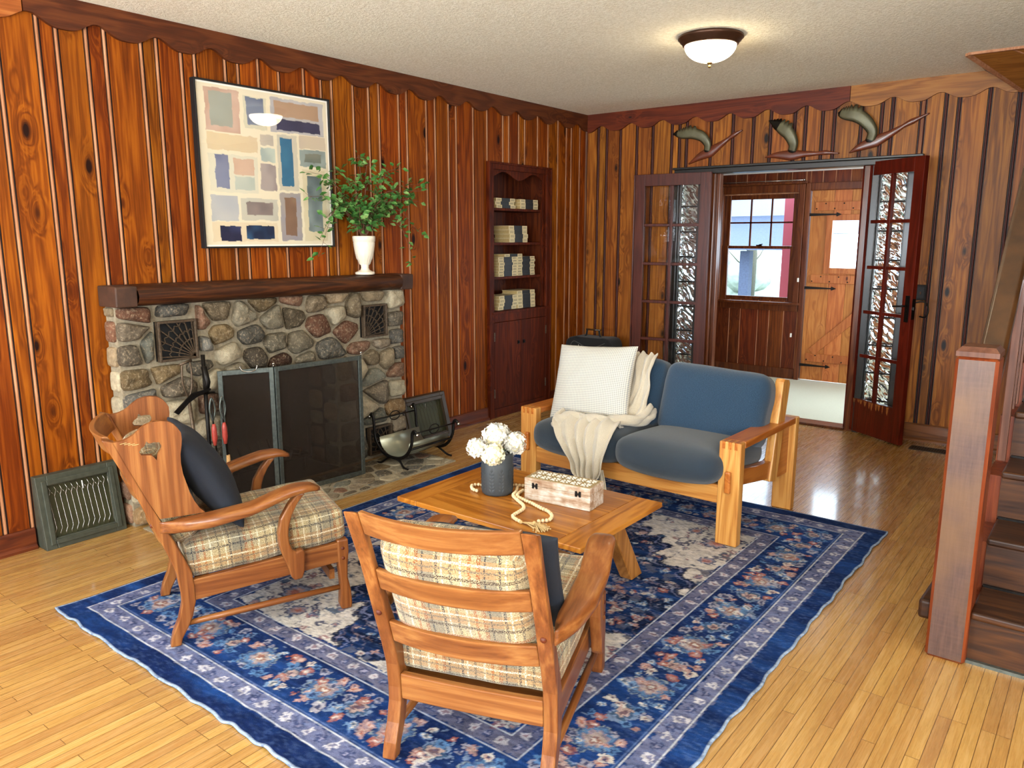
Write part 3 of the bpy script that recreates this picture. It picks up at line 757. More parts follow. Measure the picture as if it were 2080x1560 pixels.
simple_window('added_window', 'x', 2.5, 3.0, .45, 1.85, FY+.05)  # added, unseen; sky behind it gives the right glass blocks their glints
mb = MB(); mb.tube([(.44, FY-.05, 1.995), (1.33, FY-.05, 1.995)], .004, 8); mb.tube([(1.30, FY-.05, 1.995), (1.30, FY, 1.995)], .004, 6); mb.tube([(.46, FY-.05, 1.995), (.46, FY, 1.995)], .004, 6); mb.sphere((1.335, FY-.05, 1.995), .009)
tag(mb.build('curtain_rod', 'steel'), 'thin bare metal curtain rod above the entry hall window', 'curtain rod')
# ledged plank door
def plank_door():
    r = bpy.data.objects.new('door_3', None); COL.objects.link(r); struct(r); r.location = (1.40, FY, 0); L = r.location; y = FY+.03
    mb = MB(off=L); lay = mb.bm.faces.layers.float.new('rnd'); rn = random.Random(8)
    xs = [1.40, 1.62, 1.78, 2.0, 2.14, 2.24]; D = (1.615, 2.02, 1.143, 1.605)
    for a, b in zip(xs, xs[1:]):
        rv = rn.random()
        zz = [(.012, 1.885)] if (b <= D[0]+.006 or a >= D[1]-.006) else [(.012, D[2]), (D[3], 1.885)]
        for z0, z1 in zz:
            n = len(mb.bm.faces); mb.box(a+.001, b-.001, y-.02, y+.02, z0, z1+(.008 if z1 > 1.88 else 0)); mb.bm.faces.ensure_lookup_table()
            for f in mb.bm.faces[n:]: f[lay] = rv
    mb.build('door_planks', 'foyd', r, bev=.002)
    mb = MB(off=L)
    for a, b, z0, z1 in ((D[0]-.055, D[0]+.005, D[2]-.055, D[3]+.055), (D[1]-.005, D[1]+.055, D[2]-.055, D[3]+.055), (D[0]+.005, D[1]-.005, D[2]-.055, D[2]+.003), (D[0]+.005, D[1]-.005, D[3]-.003, D[3]+.055)):
        mb.box(a, b, y-.036, y-.02, z0, z1)
    mb.build('window_frame', 'foyd', r, bev=.003)
    mb = MB(off=L); mb.box(D[0]+.005, D[1]-.005, y-.003, y+.003, D[2], D[3]); mb.build('pane', 'glass', r)
    for z in (1.74, 1.035, .245):
        b = MB(off=L); b.box(1.445, 2.2, y-.036, y-.02, z-.042, z+.042); bt = b.build('batten', 'foyd', r, bev=.004)
        b = MB(off=L)
        for k in range(9):
            b.sphere((1.46+k*.085, y-.037, z+(.024 if k % 2 else -.024)), .007, 8, 5)
        b.build('nail_heads', 'iron', bt)
    b = MB(off=L); b.bar((1.50, y-.028, .30), (2.19, y-.028, .97), .016, .085, up=(-.7, 0, .72)); b.build('diagonal_brace', 'foyd', r, bev=.003)
    for z in (1.66, .945, .165):
        b = MB(off=L); b.prism([(1.355, z-.035), (1.375, z-.035), (1.375, z-.018), (1.40, z-.014), (1.65, z-.006), (1.655, z-.02), (1.70, z), (1.655, z+.02), (1.65, z+.006), (1.40, z+.014), (1.375, z+.018), (1.375, z+.035), (1.355, z+.035)], y-.046, y-.038, 'y')
        b.build('strap_hinge', 'iron', r)
plank_door()
mb = MB(); mb.box(1.348, 1.396, FY-.03, FY+.05, 0, 1.965); mb.box(1.396, 2.30, FY-.03, FY+.05, 1.892, 1.965); mb.box(2.252, 2.31, FY-.03, FY+.05, 0, 1.892)
struct(mb.build('trim_9', 'foyc', bev=.006))
mb = MB(); mb.box(.2, 1.345, FY-.018, FY, .004, .11); struct(mb.build('baseboard_entry', 'foyc', bev=.004))
for k, (x, z) in enumerate(((1.335, 1.02), (1.30, .46))):
    mb = MB(); mb.box(x-.007, x+.007, FY-.05, FY-.03, z-.02, z+.02)
    tag(mb.build('cabinet_catch', 'white', bev=.002), 'small white catch on the casing between window and plank door, '+('upper' if k == 0 else 'lower')+' one', 'catch', 'white catches beside the plank door')

mb = MB(); rn = random.Random(31)
for k in range(60):
    mb.sphere((rn.uniform(-10, -4.6), rn.uniform(15, 17), rn.uniform(-.2, 1.6)), rn.uniform(.4, .9), 9, 6)
MT['woods'] = plain('hazy_woods', '#a3aa9c', .95, var=.5, bs=3, bump=.5)
w_ = tag(mb.build('distant_shrubs', 'woods'), 'hazy grey-green shrubs far outside the entry window', 'shrubs'); w_['kind'] = 'stuff'
# ---------------------------------------------------------------- outside, seen through the entry hall glass
mb = MB(); mb.box(-14, 16, FY+.15, 30, -.5, -.31); tag(mb.build('lawn', 'snow'), 'pale washed-out ground outside the entry hall', 'ground'); bpy.data.objects['lawn']['kind'] = 'stuff'
g = thing('neighbouring_building', 'blue-grey shingled porch roof and pale siding seen through the entry window', 'building', (-3.2, 6.5, -.3))
def gb(): return MB(off=g.location)
b = gb(); b.prism([(-5.8, 1.5), (.2, 1.5), (.2, 2.2), (-.9, 2.35), (-2.2, 1.95), (-5.8, 1.9)], 6.2, 9.5, 'y'); b.build('siding_wall', 'siding', g)
b = gb(); b.prism([(-6.2, 1.24), (.5, 1.27), (.5, 1.33), (-6.2, 1.30)], 4.6, 4.7, 'y'); V = [b.v(p) for p in ((-6.2, 4.62, 1.30), (.5, 4.62, 1.33), (.5, 6.2, 1.78), (-6.2, 6.2, 1.74))]; b.face(V); b.build('porch_roof', 'asphalt', g)
b = gb(); b.bar((-2.6, 6.1, 1.95), (-.6, 6.1, 2.42), .12, .10); b.build('rake_board', 'siding', g)
for x in (-.42, -2.15, -3.6): b = gb(); b.box(x-.07, x+.07, 4.9, 5.04, -.3, 1.25); b.build('porch_post', 'asphalt', g)
mb = MB(); mb.box(.90, 1.02, 2.62, 2.74, -.3, 3.4); tag(mb.build('porch_post', 'redpost'), 'red painted post outside the right side of the entry window', 'post')
rn = random.Random(4)
for k, (x, y, h, r) in enumerate(((-4.6, 11.2, 3.6, .20), (-3.0, 11.8, 3.4, .14), (-6.6, 12.2, 3.4, .17))):
    t = thing('garden_tree', ['thick bare trunk behind the window glass', 'thin bare tree nearest the red post', 'bare tree furthest left outside the window'][k], 'tree', (x, y, -.3), group='bare trees outside')
    b = MB(); b.tube([(0, 0, 0), (.05, 0, h*.4), (-.05, 0, h*.7), (.08, 0, h)], [r, r*.8, r*.6, r*.25], 8); b.build('trunk', 'bark', t)
    b = MB()
    for q in range(12):
        z = rn.uniform(.9, h); a = rn.uniform(0, 2*PI); l = rn.uniform(.4, 1.1); b.tube([(0, 0, z), (math.cos(a)*l*.5, math.sin(a)*l*.5, z+l*.3), (math.cos(a)*l, math.sin(a)*l, z+l*.8)], [.025, .016, .006], 5)
    b.build('branches', 'bark', t)
# ================================================================ FIREPLACE
def clip_poly(poly, p, n):
    out = []
    for i in range(len(poly)):
        a, b = poly[i], poly[(i+1) % len(poly)]
        da = (a[0]-p[0])*n[0]+(a[1]-p[1])*n[1]; db = (b[0]-p[0])*n[0]+(b[1]-p[1])*n[1]
        if da <= 0: out.append(a)
        if da*db < 0: t = da/(da-db); out.append((a[0]+(b[0]-a[0])*t, a[1]+(b[1]-a[1])*t))
    return out
def voronoi_cells(sites, x0, x1, y0, y1, sx=1.0):
    cells = []
    for i, s in enumerate(sites):
        poly = [(x0*sx, y0), (x1*sx, y0), (x1*sx, y1), (x0*sx, y1)]; a = (s[0]*sx, s[1])
        for j, q in enumerate(sites):
            if i == j: continue
            b = (q[0]*sx, q[1])
            if abs(a[0]-b[0])+abs(a[1]-b[1]) > .7: continue
            poly = clip_poly(poly, ((a[0]+b[0])/2, (a[1]+b[1])/2), (b[0]-a[0], b[1]-a[1]))
            if len(poly) < 3: break
        cells.append([(p[0]/sx, p[1]) for p in poly])
    return cells
def area2(p): return abs(sum(p[i][0]*p[(i+1) % len(p)][1]-p[(i+1) % len(p)][0]*p[i][1] for i in range(len(p))))/2
STONES = ['#8d7d68', '#6d6456', '#a08a6c', '#8a5f48', '#967058', '#726c60', '#a89a80', '#66625a', '#86704f', '#b8aa8e', '#7d5c48', '#7c7a6c', '#9c7c56', '#c4b698', '#6e6252', '#8f7d62']
def stone_mesh(bm, col, cells, P, depth, rn, inset=.0115, soot=None, flat=False, seed=0):
    for ci, c in enumerate(cells):
        if len(c) < 3 or area2(c) < .0006: continue
        cx = sum(p[0] for p in c)/len(c); cy = sum(p[1] for p in c)/len(c)
        # resample outline, rounded corners
        pts = []
        m = len(c)
        for i in range(m):
            a, b, d = c[i-1], c[i], c[(i+1) % m]
            for t in (0, .5, 1):
                k = .22
                pa = (lerp(b[0], a[0], k), lerp(b[1], a[1], k)); pd = (lerp(b[0], d[0], k), lerp(b[1], d[1], k))
                pts.append(((1-t)**2*pa[0]+2*t*(1-t)*b[0]+t*t*pd[0], (1-t)**2*pa[1]+2*t*(1-t)*b[1]+t*t*pd[1]))
            pts.append((lerp(b[0], d[0], .5), lerp(b[1], d[1], .5)))
        R = math.sqrt(area2(c)/PI); k0 = max(.5, 1-inset/R*1.1)
        base = srgb(rn.choice(STONES)); v = rn.uniform(.34, .72)
        s = soot(cx, cy) if soot else 0
        colr = [min(1, base[i]*v*(1-.6*s)) for i in range(3)]
        rings = [(k0, -.006), (k0*.985, depth*.45), (k0*.90, depth*.8), (k0*.70, depth), (k0*.4, depth*1.12)]
        if flat: rings = [(k0, -.004), (k0*.98, depth*.8), (k0*.85, depth), (k0*.5, depth)]
        prev = None; rough = rn.uniform(.25, .9); sd = rn.uniform(0, 99); dm = rn.uniform(.7, 1.3)
        for rk, h in rings:
            cur = []
            for (x, y) in pts:
                X, Y = cx+(x-cx)*rk, cy+(y-cy)*rk
                nz = mnoise.noise(Vector((X*22+sd, Y*22, sd)))*rough+mnoise.noise(Vector((X*55+sd, Y*55, sd)))*rough*.4
                hh = h*dm+(nz*depth*.55 if h > 0 else 0)
                cur.append(bm.verts.new(P(X, Y, hh)))
            if prev:
                n = len(cur)
                for i in range(n):
                    f = bm.faces.new([prev[i], prev[(i+1) % n], cur[(i+1) % n], cur[i]]); f.smooth = True
                    for l in f.loops: l[col] = (*colr, 1)
            prev = cur
        cv = bm.verts.new(P(cx, cy, (rings[-1][1])*dm*(1.02)+mnoise.noise(Vector((cx*22+sd, cy*22, sd)))*rough*depth*.5))
        for i in range(len(prev)):
            f = bm.faces.new([prev[i], prev[(i+1) % len(prev)], cv]); f.smooth = True
            for l in f.loops: l[col] = (*colr, 1)
FPX = .14; FY0, FY1, FPZ = -4.345, -2.425, 1.115
OY0, OY1, OZ = -3.79, -3.00, .70
def in_poly(x, y, boxes): return any(a <= x <= b and c <= y <= d for a, b, c, d in boxes)
def poisson(x0, x1, y0, y1, n, rn, holes, sx, dmin):
    pts = []
    for tries in range(9000):
        p = (rn.uniform(x0, x1), rn.uniform(y0, y1))
        if in_poly(*p, holes): continue
        if all(((p[0]-q[0])*sx)**2+(p[1]-q[1])**2 > dmin*dmin*(1+.5*mnoise.noise(Vector((p[0]*3, p[1]*3, 5)))) for q in pts): pts.append(p)
        if len(pts) >= n: break
    return pts
def fireplace():
    F = thing('stone_fireplace', 'fieldstone fireplace with iron fan grilles against the panelled wall', 'fireplace', (0, -3.385, 0)); L = F.location
    rn = random.Random(21)
    grilles = [(-4.145, -3.935, .822, 1.027), (-2.80, -2.60, .81, 1.018), (-2.785, -2.585, .03, .215)]
    mb = MB(off=L)
    mb.box(0.012, FPX-.03, FY0+.02, OY0, 0, FPZ); mb.box(.012, FPX-.03, OY1, FY1-.02, 0, FPZ); mb.box(.012, FPX-.03, OY0, OY1, OZ, FPZ)
    mb.build('mortar_core', 'mortar', F)
    # recessed firebox and grate
    mb = MB(off=L)
    mb.box(-.42, -.40, OY0, OY1, 0, OZ); mb.box(-.40, .011, OY0-.02, OY0, 0, OZ); mb.box(-.40, .011, OY1, OY1+.02, 0, OZ); mb.box(-.40, .011, OY0, OY1, OZ, OZ+.02); mb.box(-.42, .11, OY0, OY1, -.02, .001)
    mb.build('firebox_lining', 'soot', F)
    # front stones
    holes = [(OY0-.0, OY1+.0, -1, OZ)]+[(a-.012, b+.012, c-.012, d+.012) for a, b, c, d in grilles]
    pts = []
    # quoins up both edges, then the opening edges, then the field
    def col_(y, w, z0, z1, hs):
        z = z0
        while z < z1-.02:
            h = min(rn.uniform(*hs), z1-z)
            if h < .06: break
            pts.append((y+rn.uniform(-w, w), z+h/2)); z += h
    col_(FY0+.075, .02, 0, FPZ, (.09, .15)); col_(FY1-.06, .012, 0, FPZ, (.10, .15)); col_(OY0-.06, .01, 0, OZ, (.10, .15)); col_(OY1+.06, .01, 0, OZ, (.10, .15))
    for q in poisson(FY0+.12, FY1-.1, .03, FPZ-.02, 400, rn, holes, .8, .100):
        if all(((q[0]-p[0])*.8)**2+(q[1]-p[1])**2 > .088**2 for p in pts): pts.append(q)
    pts = [p for p in pts if not in_poly(p[0], p[1], holes)]
    cells = voronoi_cells(pts, FY0, FY1, 0, FPZ, .85)
    cut = []
    for s, c in zip(pts, cells):
        for (a, b, z0, z1) in [(OY0, OY1, -1, OZ)]+[(a-.012, b+.012, c2-.012, d+.012) for a, b, c2, d in grilles]:
            # push the cell out of the rectangle by clipping against the nearest side
            if not c: break
            if max(p[0] for p in c) > a and min(p[0] for p in c) < b and max(p[1] for p in c) > z0 and min(p[1] for p in c) < z1:
                opts = [((a, 0), (1, 0), a-s[0]), ((b, 0), (-1, 0), s[0]-b), ((0, z0), (0, 1), z0-s[1]), ((0, z1), (0, -1), s[1]-z1)]
                o = max(opts, key=lambda o: o[2]); c = clip_poly(c, o[0], o[1])
        cut.append(c)
    def soot(y, z):
        d = ((y+3.35)/.42)**2+((z-.78)/.34)**2
        return max(0, min(1, 1.3-d*1.1))
    mb = MB(); col = mb.bm.loops.layers.float_color.new('Col')
    stone_mesh(mb.bm, col, cut, lambda y, z, h: Vector((FPX-.03+h, y, z))-L, .046, rn, soot=soot)
    # side returns and opening jambs
    def column(P, w, h0, h1):
        z = h0; cs = []
        while z < h1-.03:
            h = min(rn.uniform(.09, .15), h1-z); cs.append([(0, z), (w, z), (w, z+h), (0, z+h)]); z += h
        stone_mesh(mb.bm, col, cs, P, .016, rn)
    column(lambda a, z, h: Vector((a, FY0+.02-h, z))-L, FPX-.03, 0, FPZ)
    column(lambda a, z, h: Vector((a, FY1-.02+h, z))-L, FPX-.03, 0, FPZ)
    for k in (0, 1): column(lambda a, z, h, k=k: Vector((FPX-.03-k*.14-a, OY1-h-.002, z))-L, .14, 0, OZ)
    column(lambda a, z, h: Vector((FPX-.03-a, OY0+h+.002, z))-L, .14, 0, OZ)
    mb.build('stone_facing', 'stone', F)
    # hearth of flat stones let into the floor
    F0, L0 = F, L
    F = thing('stone_hearth', 'flat flagstone hearth set into the strip floor before the fireplace', 'hearth', (.35, -3.385, 0)); L = F.location
    mb = MB(off=L); mb.box(FPX+.03, .60, FY0+.03, -2.45, .0005, .006); mb.build('hearth_mortar', 'mortar', F)
    rn2 = random.Random(5); hp = poisson(.18, .60, FY0+.04, -2.46, 120, rn2, [], 1, .10)
    mb = MB(); col = mb.bm.loops.layers.float_color.new('Col')
    stone_mesh(mb.bm, col, voronoi_cells(hp, FPX+.03, .595, FY0+.04, -2.455, 1.3), lambda x, y, h: Vector((x, y, .006+h))-L, .006, rn2, flat=True)
    mb.build('hearth_stones', 'stone', F)
    F, L = F0, L0
    # fan grilles
    for gi, (y0, y1, z0, z1) in enumerate(grilles):
        r = bpy.data.objects.new('vent_grille', None); COL.objects.link(r); r.parent = F; r.location = Vector((FPX, (y0+y1)/2, (z0+z1)/2))-L
        O = Vector((FPX, (y0+y1)/2, (z0+z1)/2)); x = FPX+.006
        b = MB(off=O); t = .012
        for a, c, d, e in ((y0, y0+t, z0, z1), (y1-t, y1, z0, z1), (y0+t, y1-t, z0, z0+t), (y0+t, y1-t, z1-t, z1)): b.box(x-.02, x+.01, a, c, d, e)
        b.build('frame', 'ironb', r, bev=.002)
        b = MB(off=O); b.box(FPX-.03, FPX-.024, y0+.002, y1-.002, z0+.002, z1-.002); b.build('black_backing', 'black', r)  # black sheet stands in for the shade behind the grille bars
        b = MB(off=O)
        cy, sg = (y1-t, -1) if gi == 0 else (y0+t, 1); 
        if gi == 2: cy, sg = y1-t, -1
        w, h = y1-y0-2*t, z1-z0-2*t
        for k in range(8):
            a = math.radians(4+k*11.8); dx, dz = math.cos(a), math.sin(a); l = min(w/max(dx, 1e-3), h/max(dz, 1e-3))
            b.bar((x-.004, cy, z0+t), (x-.004, cy+sg*dx*l, z0+t+dz*l), .005, .005)
            for q, rr in enumerate((.45, .68, .92)):
                a2 = math.radians(4+(k+1)*11.8); am = (a+a2)/2; r1 = rr*w*1.05
                if k == 7: continue
                p1 = (cy+sg*math.cos(a)*r1, z0+t+math.sin(a)*r1); pm = (cy+sg*math.cos(am)*(r1*1.09), z0+t+math.sin(am)*r1*1.09); p2 = (cy+sg*math.cos(a2)*r1, z0+t+math.sin(a2)*r1)
                for u_, v_ in ((p1, pm), (pm, p2)):
                    if all(y0+t*.6 < p[0] < y1-t*.6 and p[1] < z1-t*.6 for p in (u_, v_)): b.bar((x-.002, *u_), (x-.002, *v_), .004, .004)
        b.lathe([(0, 0), (.02, 0)], (x, cy+sg*.01, z0+t+.01), 8) if False else None
        b.build('fan_bars', 'ironb', r)
    return F
fireplace()
# mantel: half log with square hewn ends
M_ = thing('mantel_beam', 'dark half-log mantel shelf with square hewn ends over the stones', 'mantel', (.1, -3.38, 1.115)); L = M_.location
mb = MB(off=L)
n = 90; prof = [(-.0, 0), (.0, .096)]
def logprof(y, end):
    top = lerp(1.212, 1.203, (y+4.35)/1.95); bot = top-.100
    if end: return [(0.012, bot), (.19, bot), (.195, top-.01), (.19, top), (.012, top)]
    o = []
    for k in range(7):
        a = -PI/2+PI*k/6; rr = 1+.05*mnoise.noise(Vector((y*4, k*.5, 3)))
        o.append((.145+.062*math.cos(a)*rr, (top+bot)/2+.05*math.sin(a)*(1 if abs(math.sin(a)) > .99 else rr)))
    return [(.012, bot)]+o+[(.012, top)]
y = -4.25; prev = None
ys = np.linspace(-4.25, -2.50, 60)
for yy in ys:
    cur = [mb.v((p[0], yy, p[1])) for p in logprof(yy, False)]
    if prev:
        for i in range(len(cur)): mb.face([prev[i], prev[(i+1) % len(cur)], cur[(i+1) % len(cur)], cur[i]], 0, True)
    prev = cur
mb.build('log', 'mantel', M_)
for nm, a, b in (('left', -4.355, -4.25), ('right', -2.50, -2.395)):
    mb = MB(off=L); A = [mb.v((p[0], a, p[1])) for p in logprof(a, True)]; B = [mb.v((p[0], b, p[1])) for p in logprof(b, True)]
    mb.face(A); mb.face(B)
    for i in range(5): mb.face([A[i], A[(i+1) % 5], B[(i+1) % 5], B[i]])
    mb.build('hewn_end', 'mantend', M_, bev=.006)
# fire grate
G = thing('fire_grate', 'black iron log grate behind the mesh screen', 'grate', (-.15, -3.4, 0))
mb = MB(off=G.location)
for k in range(8):
    y = -3.66+k*.072; mb.tube([(.02, y, .16), (.0, y, .11), (-.30, y, .10), (-.33, y, .16)], .009, 6)
for x in (-.03, -.27): mb.tube([(x, -3.68, .09), (x, -3.13, .09)], .009, 6)
mb.build('grate_bars', 'iron', G)
for x, y in ((-.03, -3.64), (-.03, -3.17), (-.27, -3.64), (-.27, -3.17)): mb = MB(off=G.location); mb.tube([(x, y, .0), (x, y, .09)], .009, 6); mb.build('leg', 'iron', G)
mb = MB(off=G.location); mb.tube([(.02, -3.16, .1), (.02, -3.16, .30)], .012, 8); mb.sphere((.02, -3.16, .31), .02); mb.build('finial_post', 'iron', G)
# folding screen
SC = thing('fire_screen', 'folding mesh fire screen in a pewter-grey frame on the hearth', 'fire screen', (.3, -3.55, 0)); L = SC.location
cs = [(.20, -3.87), (.315, -3.60), (.365, -3.02), (.19, -2.80)]
hs = .735
for i in range(2):
    (x0, y0), (x1, y1) = cs[i], cs[i+1]; d = Vector((x1-x0, y1-y0, 0)); W = d.length; d.normalize(); n = Vector((d.y, -d.x, 0))
    r = bpy.data.objects.new('screen_panel', None); COL.objects.link(r); r.parent = SC; r.location = Vector((x0, y0, .012))-L; r.rotation_euler = (0, 0, math.atan2(d.y, d.x))
    b = MB(); t = .026
    b.box(.002, t, -.008, .008, 0, hs); b.box(W-t, W-.002, -.008, .008, 0, hs); b.box(t, W-t, -.008, .008, 0, t); b.box(t, W-t, -.008, .008, hs-t, hs)
    b.build('frame', 'pewter', r, bev=.002)
    b = MB(); b.box(t, W-t, -.0008, .0008, t, hs-t); b.build('wire_mesh', 'mesh', r)
    if i == 0:
        b = MB(); b.tube(bez([(W*.40, -.012, hs+.012), (W*.43, -.014, hs-.004), (W*.5, -.018, hs-.012), (W*.6, -.018, hs-.012), (W*.67, -.014, hs-.004), (W*.70, -.012, hs+.012)], 6), .0035, 8)
        b.sphere((W*.40, -.010, hs+.014), .006); b.sphere((W*.70, -.010, hs+.014), .006); b.build('handle', 'steel', r)
    b = MB(); b.tube([(W, 0, hs), (W, 0, hs+.012)], .004, 6); b.sphere((W, 0, hs+.018), .008); b.build('finial', 'steel', r)

# fireplace tool stand and tools
TX, TY = .30, -4.0
T = thing('fire_tool_stand', 'tall wrought iron stand for fire tools left of the screen', 'tool stand', (TX, TY, 0)); L = T.location
b = MB(off=L); b.tube([(TX, TY, .012), (TX, TY, .86)], .010, 10); b.tube([(TX, TY, .66), (TX+.01, TY+.01, .72), (TX, TY, .80)], .015, 8); b.build('twisted_post', 'iron', T)
b = MB(off=L); b.tube(bez([(TX, TY-.10, .63), (TX+.01, TY-.05, .66), (TX, TY, .665), (TX, TY+.05, .66)], 6), .007, 8); b.build('hook_arm', 'iron', T)
for a in (0, 2.1, 4.2): b = MB(off=L); b.tube(bez([(TX, TY, .05), (TX+.06*math.cos(a), TY+.06*math.sin(a), .06), (TX+.12*math.cos(a), TY+.12*math.sin(a), .012)], 6), .007, 8); b.build('foot', 'iron', T)
def tool(name, label, cat, x, y, zb, zt, parts):
    t = thing(name, label, cat, (x, y, zb)); 
    for nm, mat, f in parts: b = MB(off=t.location); f(b); b.build(nm, mat, t)
    return t
tool('fire_shovel', 'brown iron shovel with an open loop grip, leftmost of the fire tools', 'shovel', .27, -4.075, .09, .86, [
    ('shaft', 'ironb', lambda b: b.tube([(.27, -4.075, .64), (.25, -4.03, .16)], .009, 8)),
    ('loop_grip', 'ironb', lambda b: (b.tube(bez([(.27, -4.075, .64), (.27, -4.10, .72), (.27, -4.10, .80), (.27, -4.095, .82)], 5), .005, 6), b.tube(bez([(.27, -4.075, .64), (.27, -4.055, .70), (.27, -4.05, .78), (.27, -4.055, .83)], 5), .005, 6), b.tube([(.27, -4.11, .82), (.27, -4.045, .835)], .007, 6))),
    ('blade', 'ironb', lambda b: b.prism([(-4.08, .16), (-3.98, .16), (-3.97, .06), (-4.09, .06)], .245, .252, 'x'))])
tool('fireplace_bellows', 'dark leather flap hanging across the fire tools', 'bellows', .33, -4.13, .60, .68, [
    ('flap', 'iron', lambda b: b.prism([(-4.19, .60), (-4.17, .585), (-4.08, .66), (-3.99, .68), (-3.99, .69), (-4.09, .68)], .325, .335, 'x'))])
for k, (dy, lab) in enumerate(((-.026, 'fire poker with a red handle, nearer the stones'), (.026, 'fire brush with a red handle and straw head beside the screen'))):
    y = -3.965+dy; x = .335+k*.01
    t = tool('fire_poker' if k == 0 else 'hearth_brush', lab, 'poker' if k == 0 else 'brush', x, y, .08, .62, [
        ('shaft', 'iron', lambda b, y=y, x=x: b.tube([(x, y, .62), (x, y, .52), (x+.003, y+.012, .25)], .005, 6)),
        ('hanging_loop', 'pewter', lambda b, y=y, x=x: b.tube(bez([(x, y, .52), (x, y-.014, .58), (x, y, .64), (x, y+.016, .58), (x, y, .52)], 5), .005, 6)),
        ('handle', 'redh', lambda b, y=y, x=x: b.lathe([(0, .39), (.008, .392), (.014, .43), (.013, .48), (.007, .505), (0, .507)], (x, y+.003, 0), 12)),
        ('head', 'straw', lambda b, y=y, x=x: b.lathe([(0, .33), (.009, .33), (.012, .25), (.02, .11), (.024, .09), (0, .09)], (x+.003, y+.012, 0), 12))])
# log holder
H_ = thing('log_holder', 'wrought iron log cradle with curled rods and a metal trough beside the screen', 'log holder', (.36, -2.62, 0)); L = H_.location
hx, hy = .375, -2.60
def side_rod(y):
    return bez([(hx+.13, y, .012), (hx+.10, y, .018), (hx+.03, y, .055), (hx+.0, y, .062)], 6)
for sg in (-1, 1):
    y = hy+sg*.19
    b = MB(off=L)
    U = bez([(hx+.215, y, .245), (hx+.195, y, .262), (hx+.175, y, .245), (hx+.165, y, .17), (hx+.12, y, .10), (hx+.05, y, .065), (hx-.05, y, .065), (hx-.12, y, .10), (hx-.165, y, .17), (hx-.175, y, .28), (hx-.19, y, .32), (hx-.21, y, .30)], 6)
    b.tube(U, .007, 8, flat=(1, 1.6)); b.build('cradle_hoop', 'iron', H_)
    b = MB(off=L); b.sphere((hx+.218, y, .242), .013); b.build('ball_end', 'steel', H_); b = MB(off=L); b.sphere((hx-.212, y, .30), .013); b.build('ball_end', 'steel', H_)
    for s2 in (-1, 1):
        b = MB(off=L); b.tube(bez([(hx+s2*.02, y, .062), (hx+s2*.06, y+sg*.0, .045), (hx+s2*.10, y+sg*.01, .018), (hx+s2*.14, y+sg*.012, .012)], 6), .007, 8); b.build('foot', 'iron', H_)
for (x, z) in ((hx+.155, .14), (hx-.155, .14), (hx+.18, .243), (hx-.178, .28)):
    b = MB(off=L); b.tube([(x, hy-.19, z), (x, hy+.19, z)], .005 if z > .2 else .008, 8)
    if z > .2: b.tube([(x, hy-.045+.045*(1-math.cos(a)), z+.03*math.sin(a)) for a in np.linspace(0, 2*PI, 15)], .0035, 6)
    b.build('side_rail', 'iron', H_)
b = MB(off=L); A = []
for k in range(13):
    a = PI+PI*k/12; A.append((hx+.135*math.cos(a), .175+.11*math.sin(a)))
P0 = [b.v((x, hy-.18, z)) for x, z in A]; P1 = [b.v((x, hy+.18, z)) for x, z in A]
for k in range(12): b.face([P0[k], P0[k+1], P1[k+1], P1[k]], 0, True)
MT['trough'] = plain('trough_metal', '#8a8a78', .35, metal=.6, var=.15, bs=6)
b.build('trough', 'trough', H_, solid=.003)

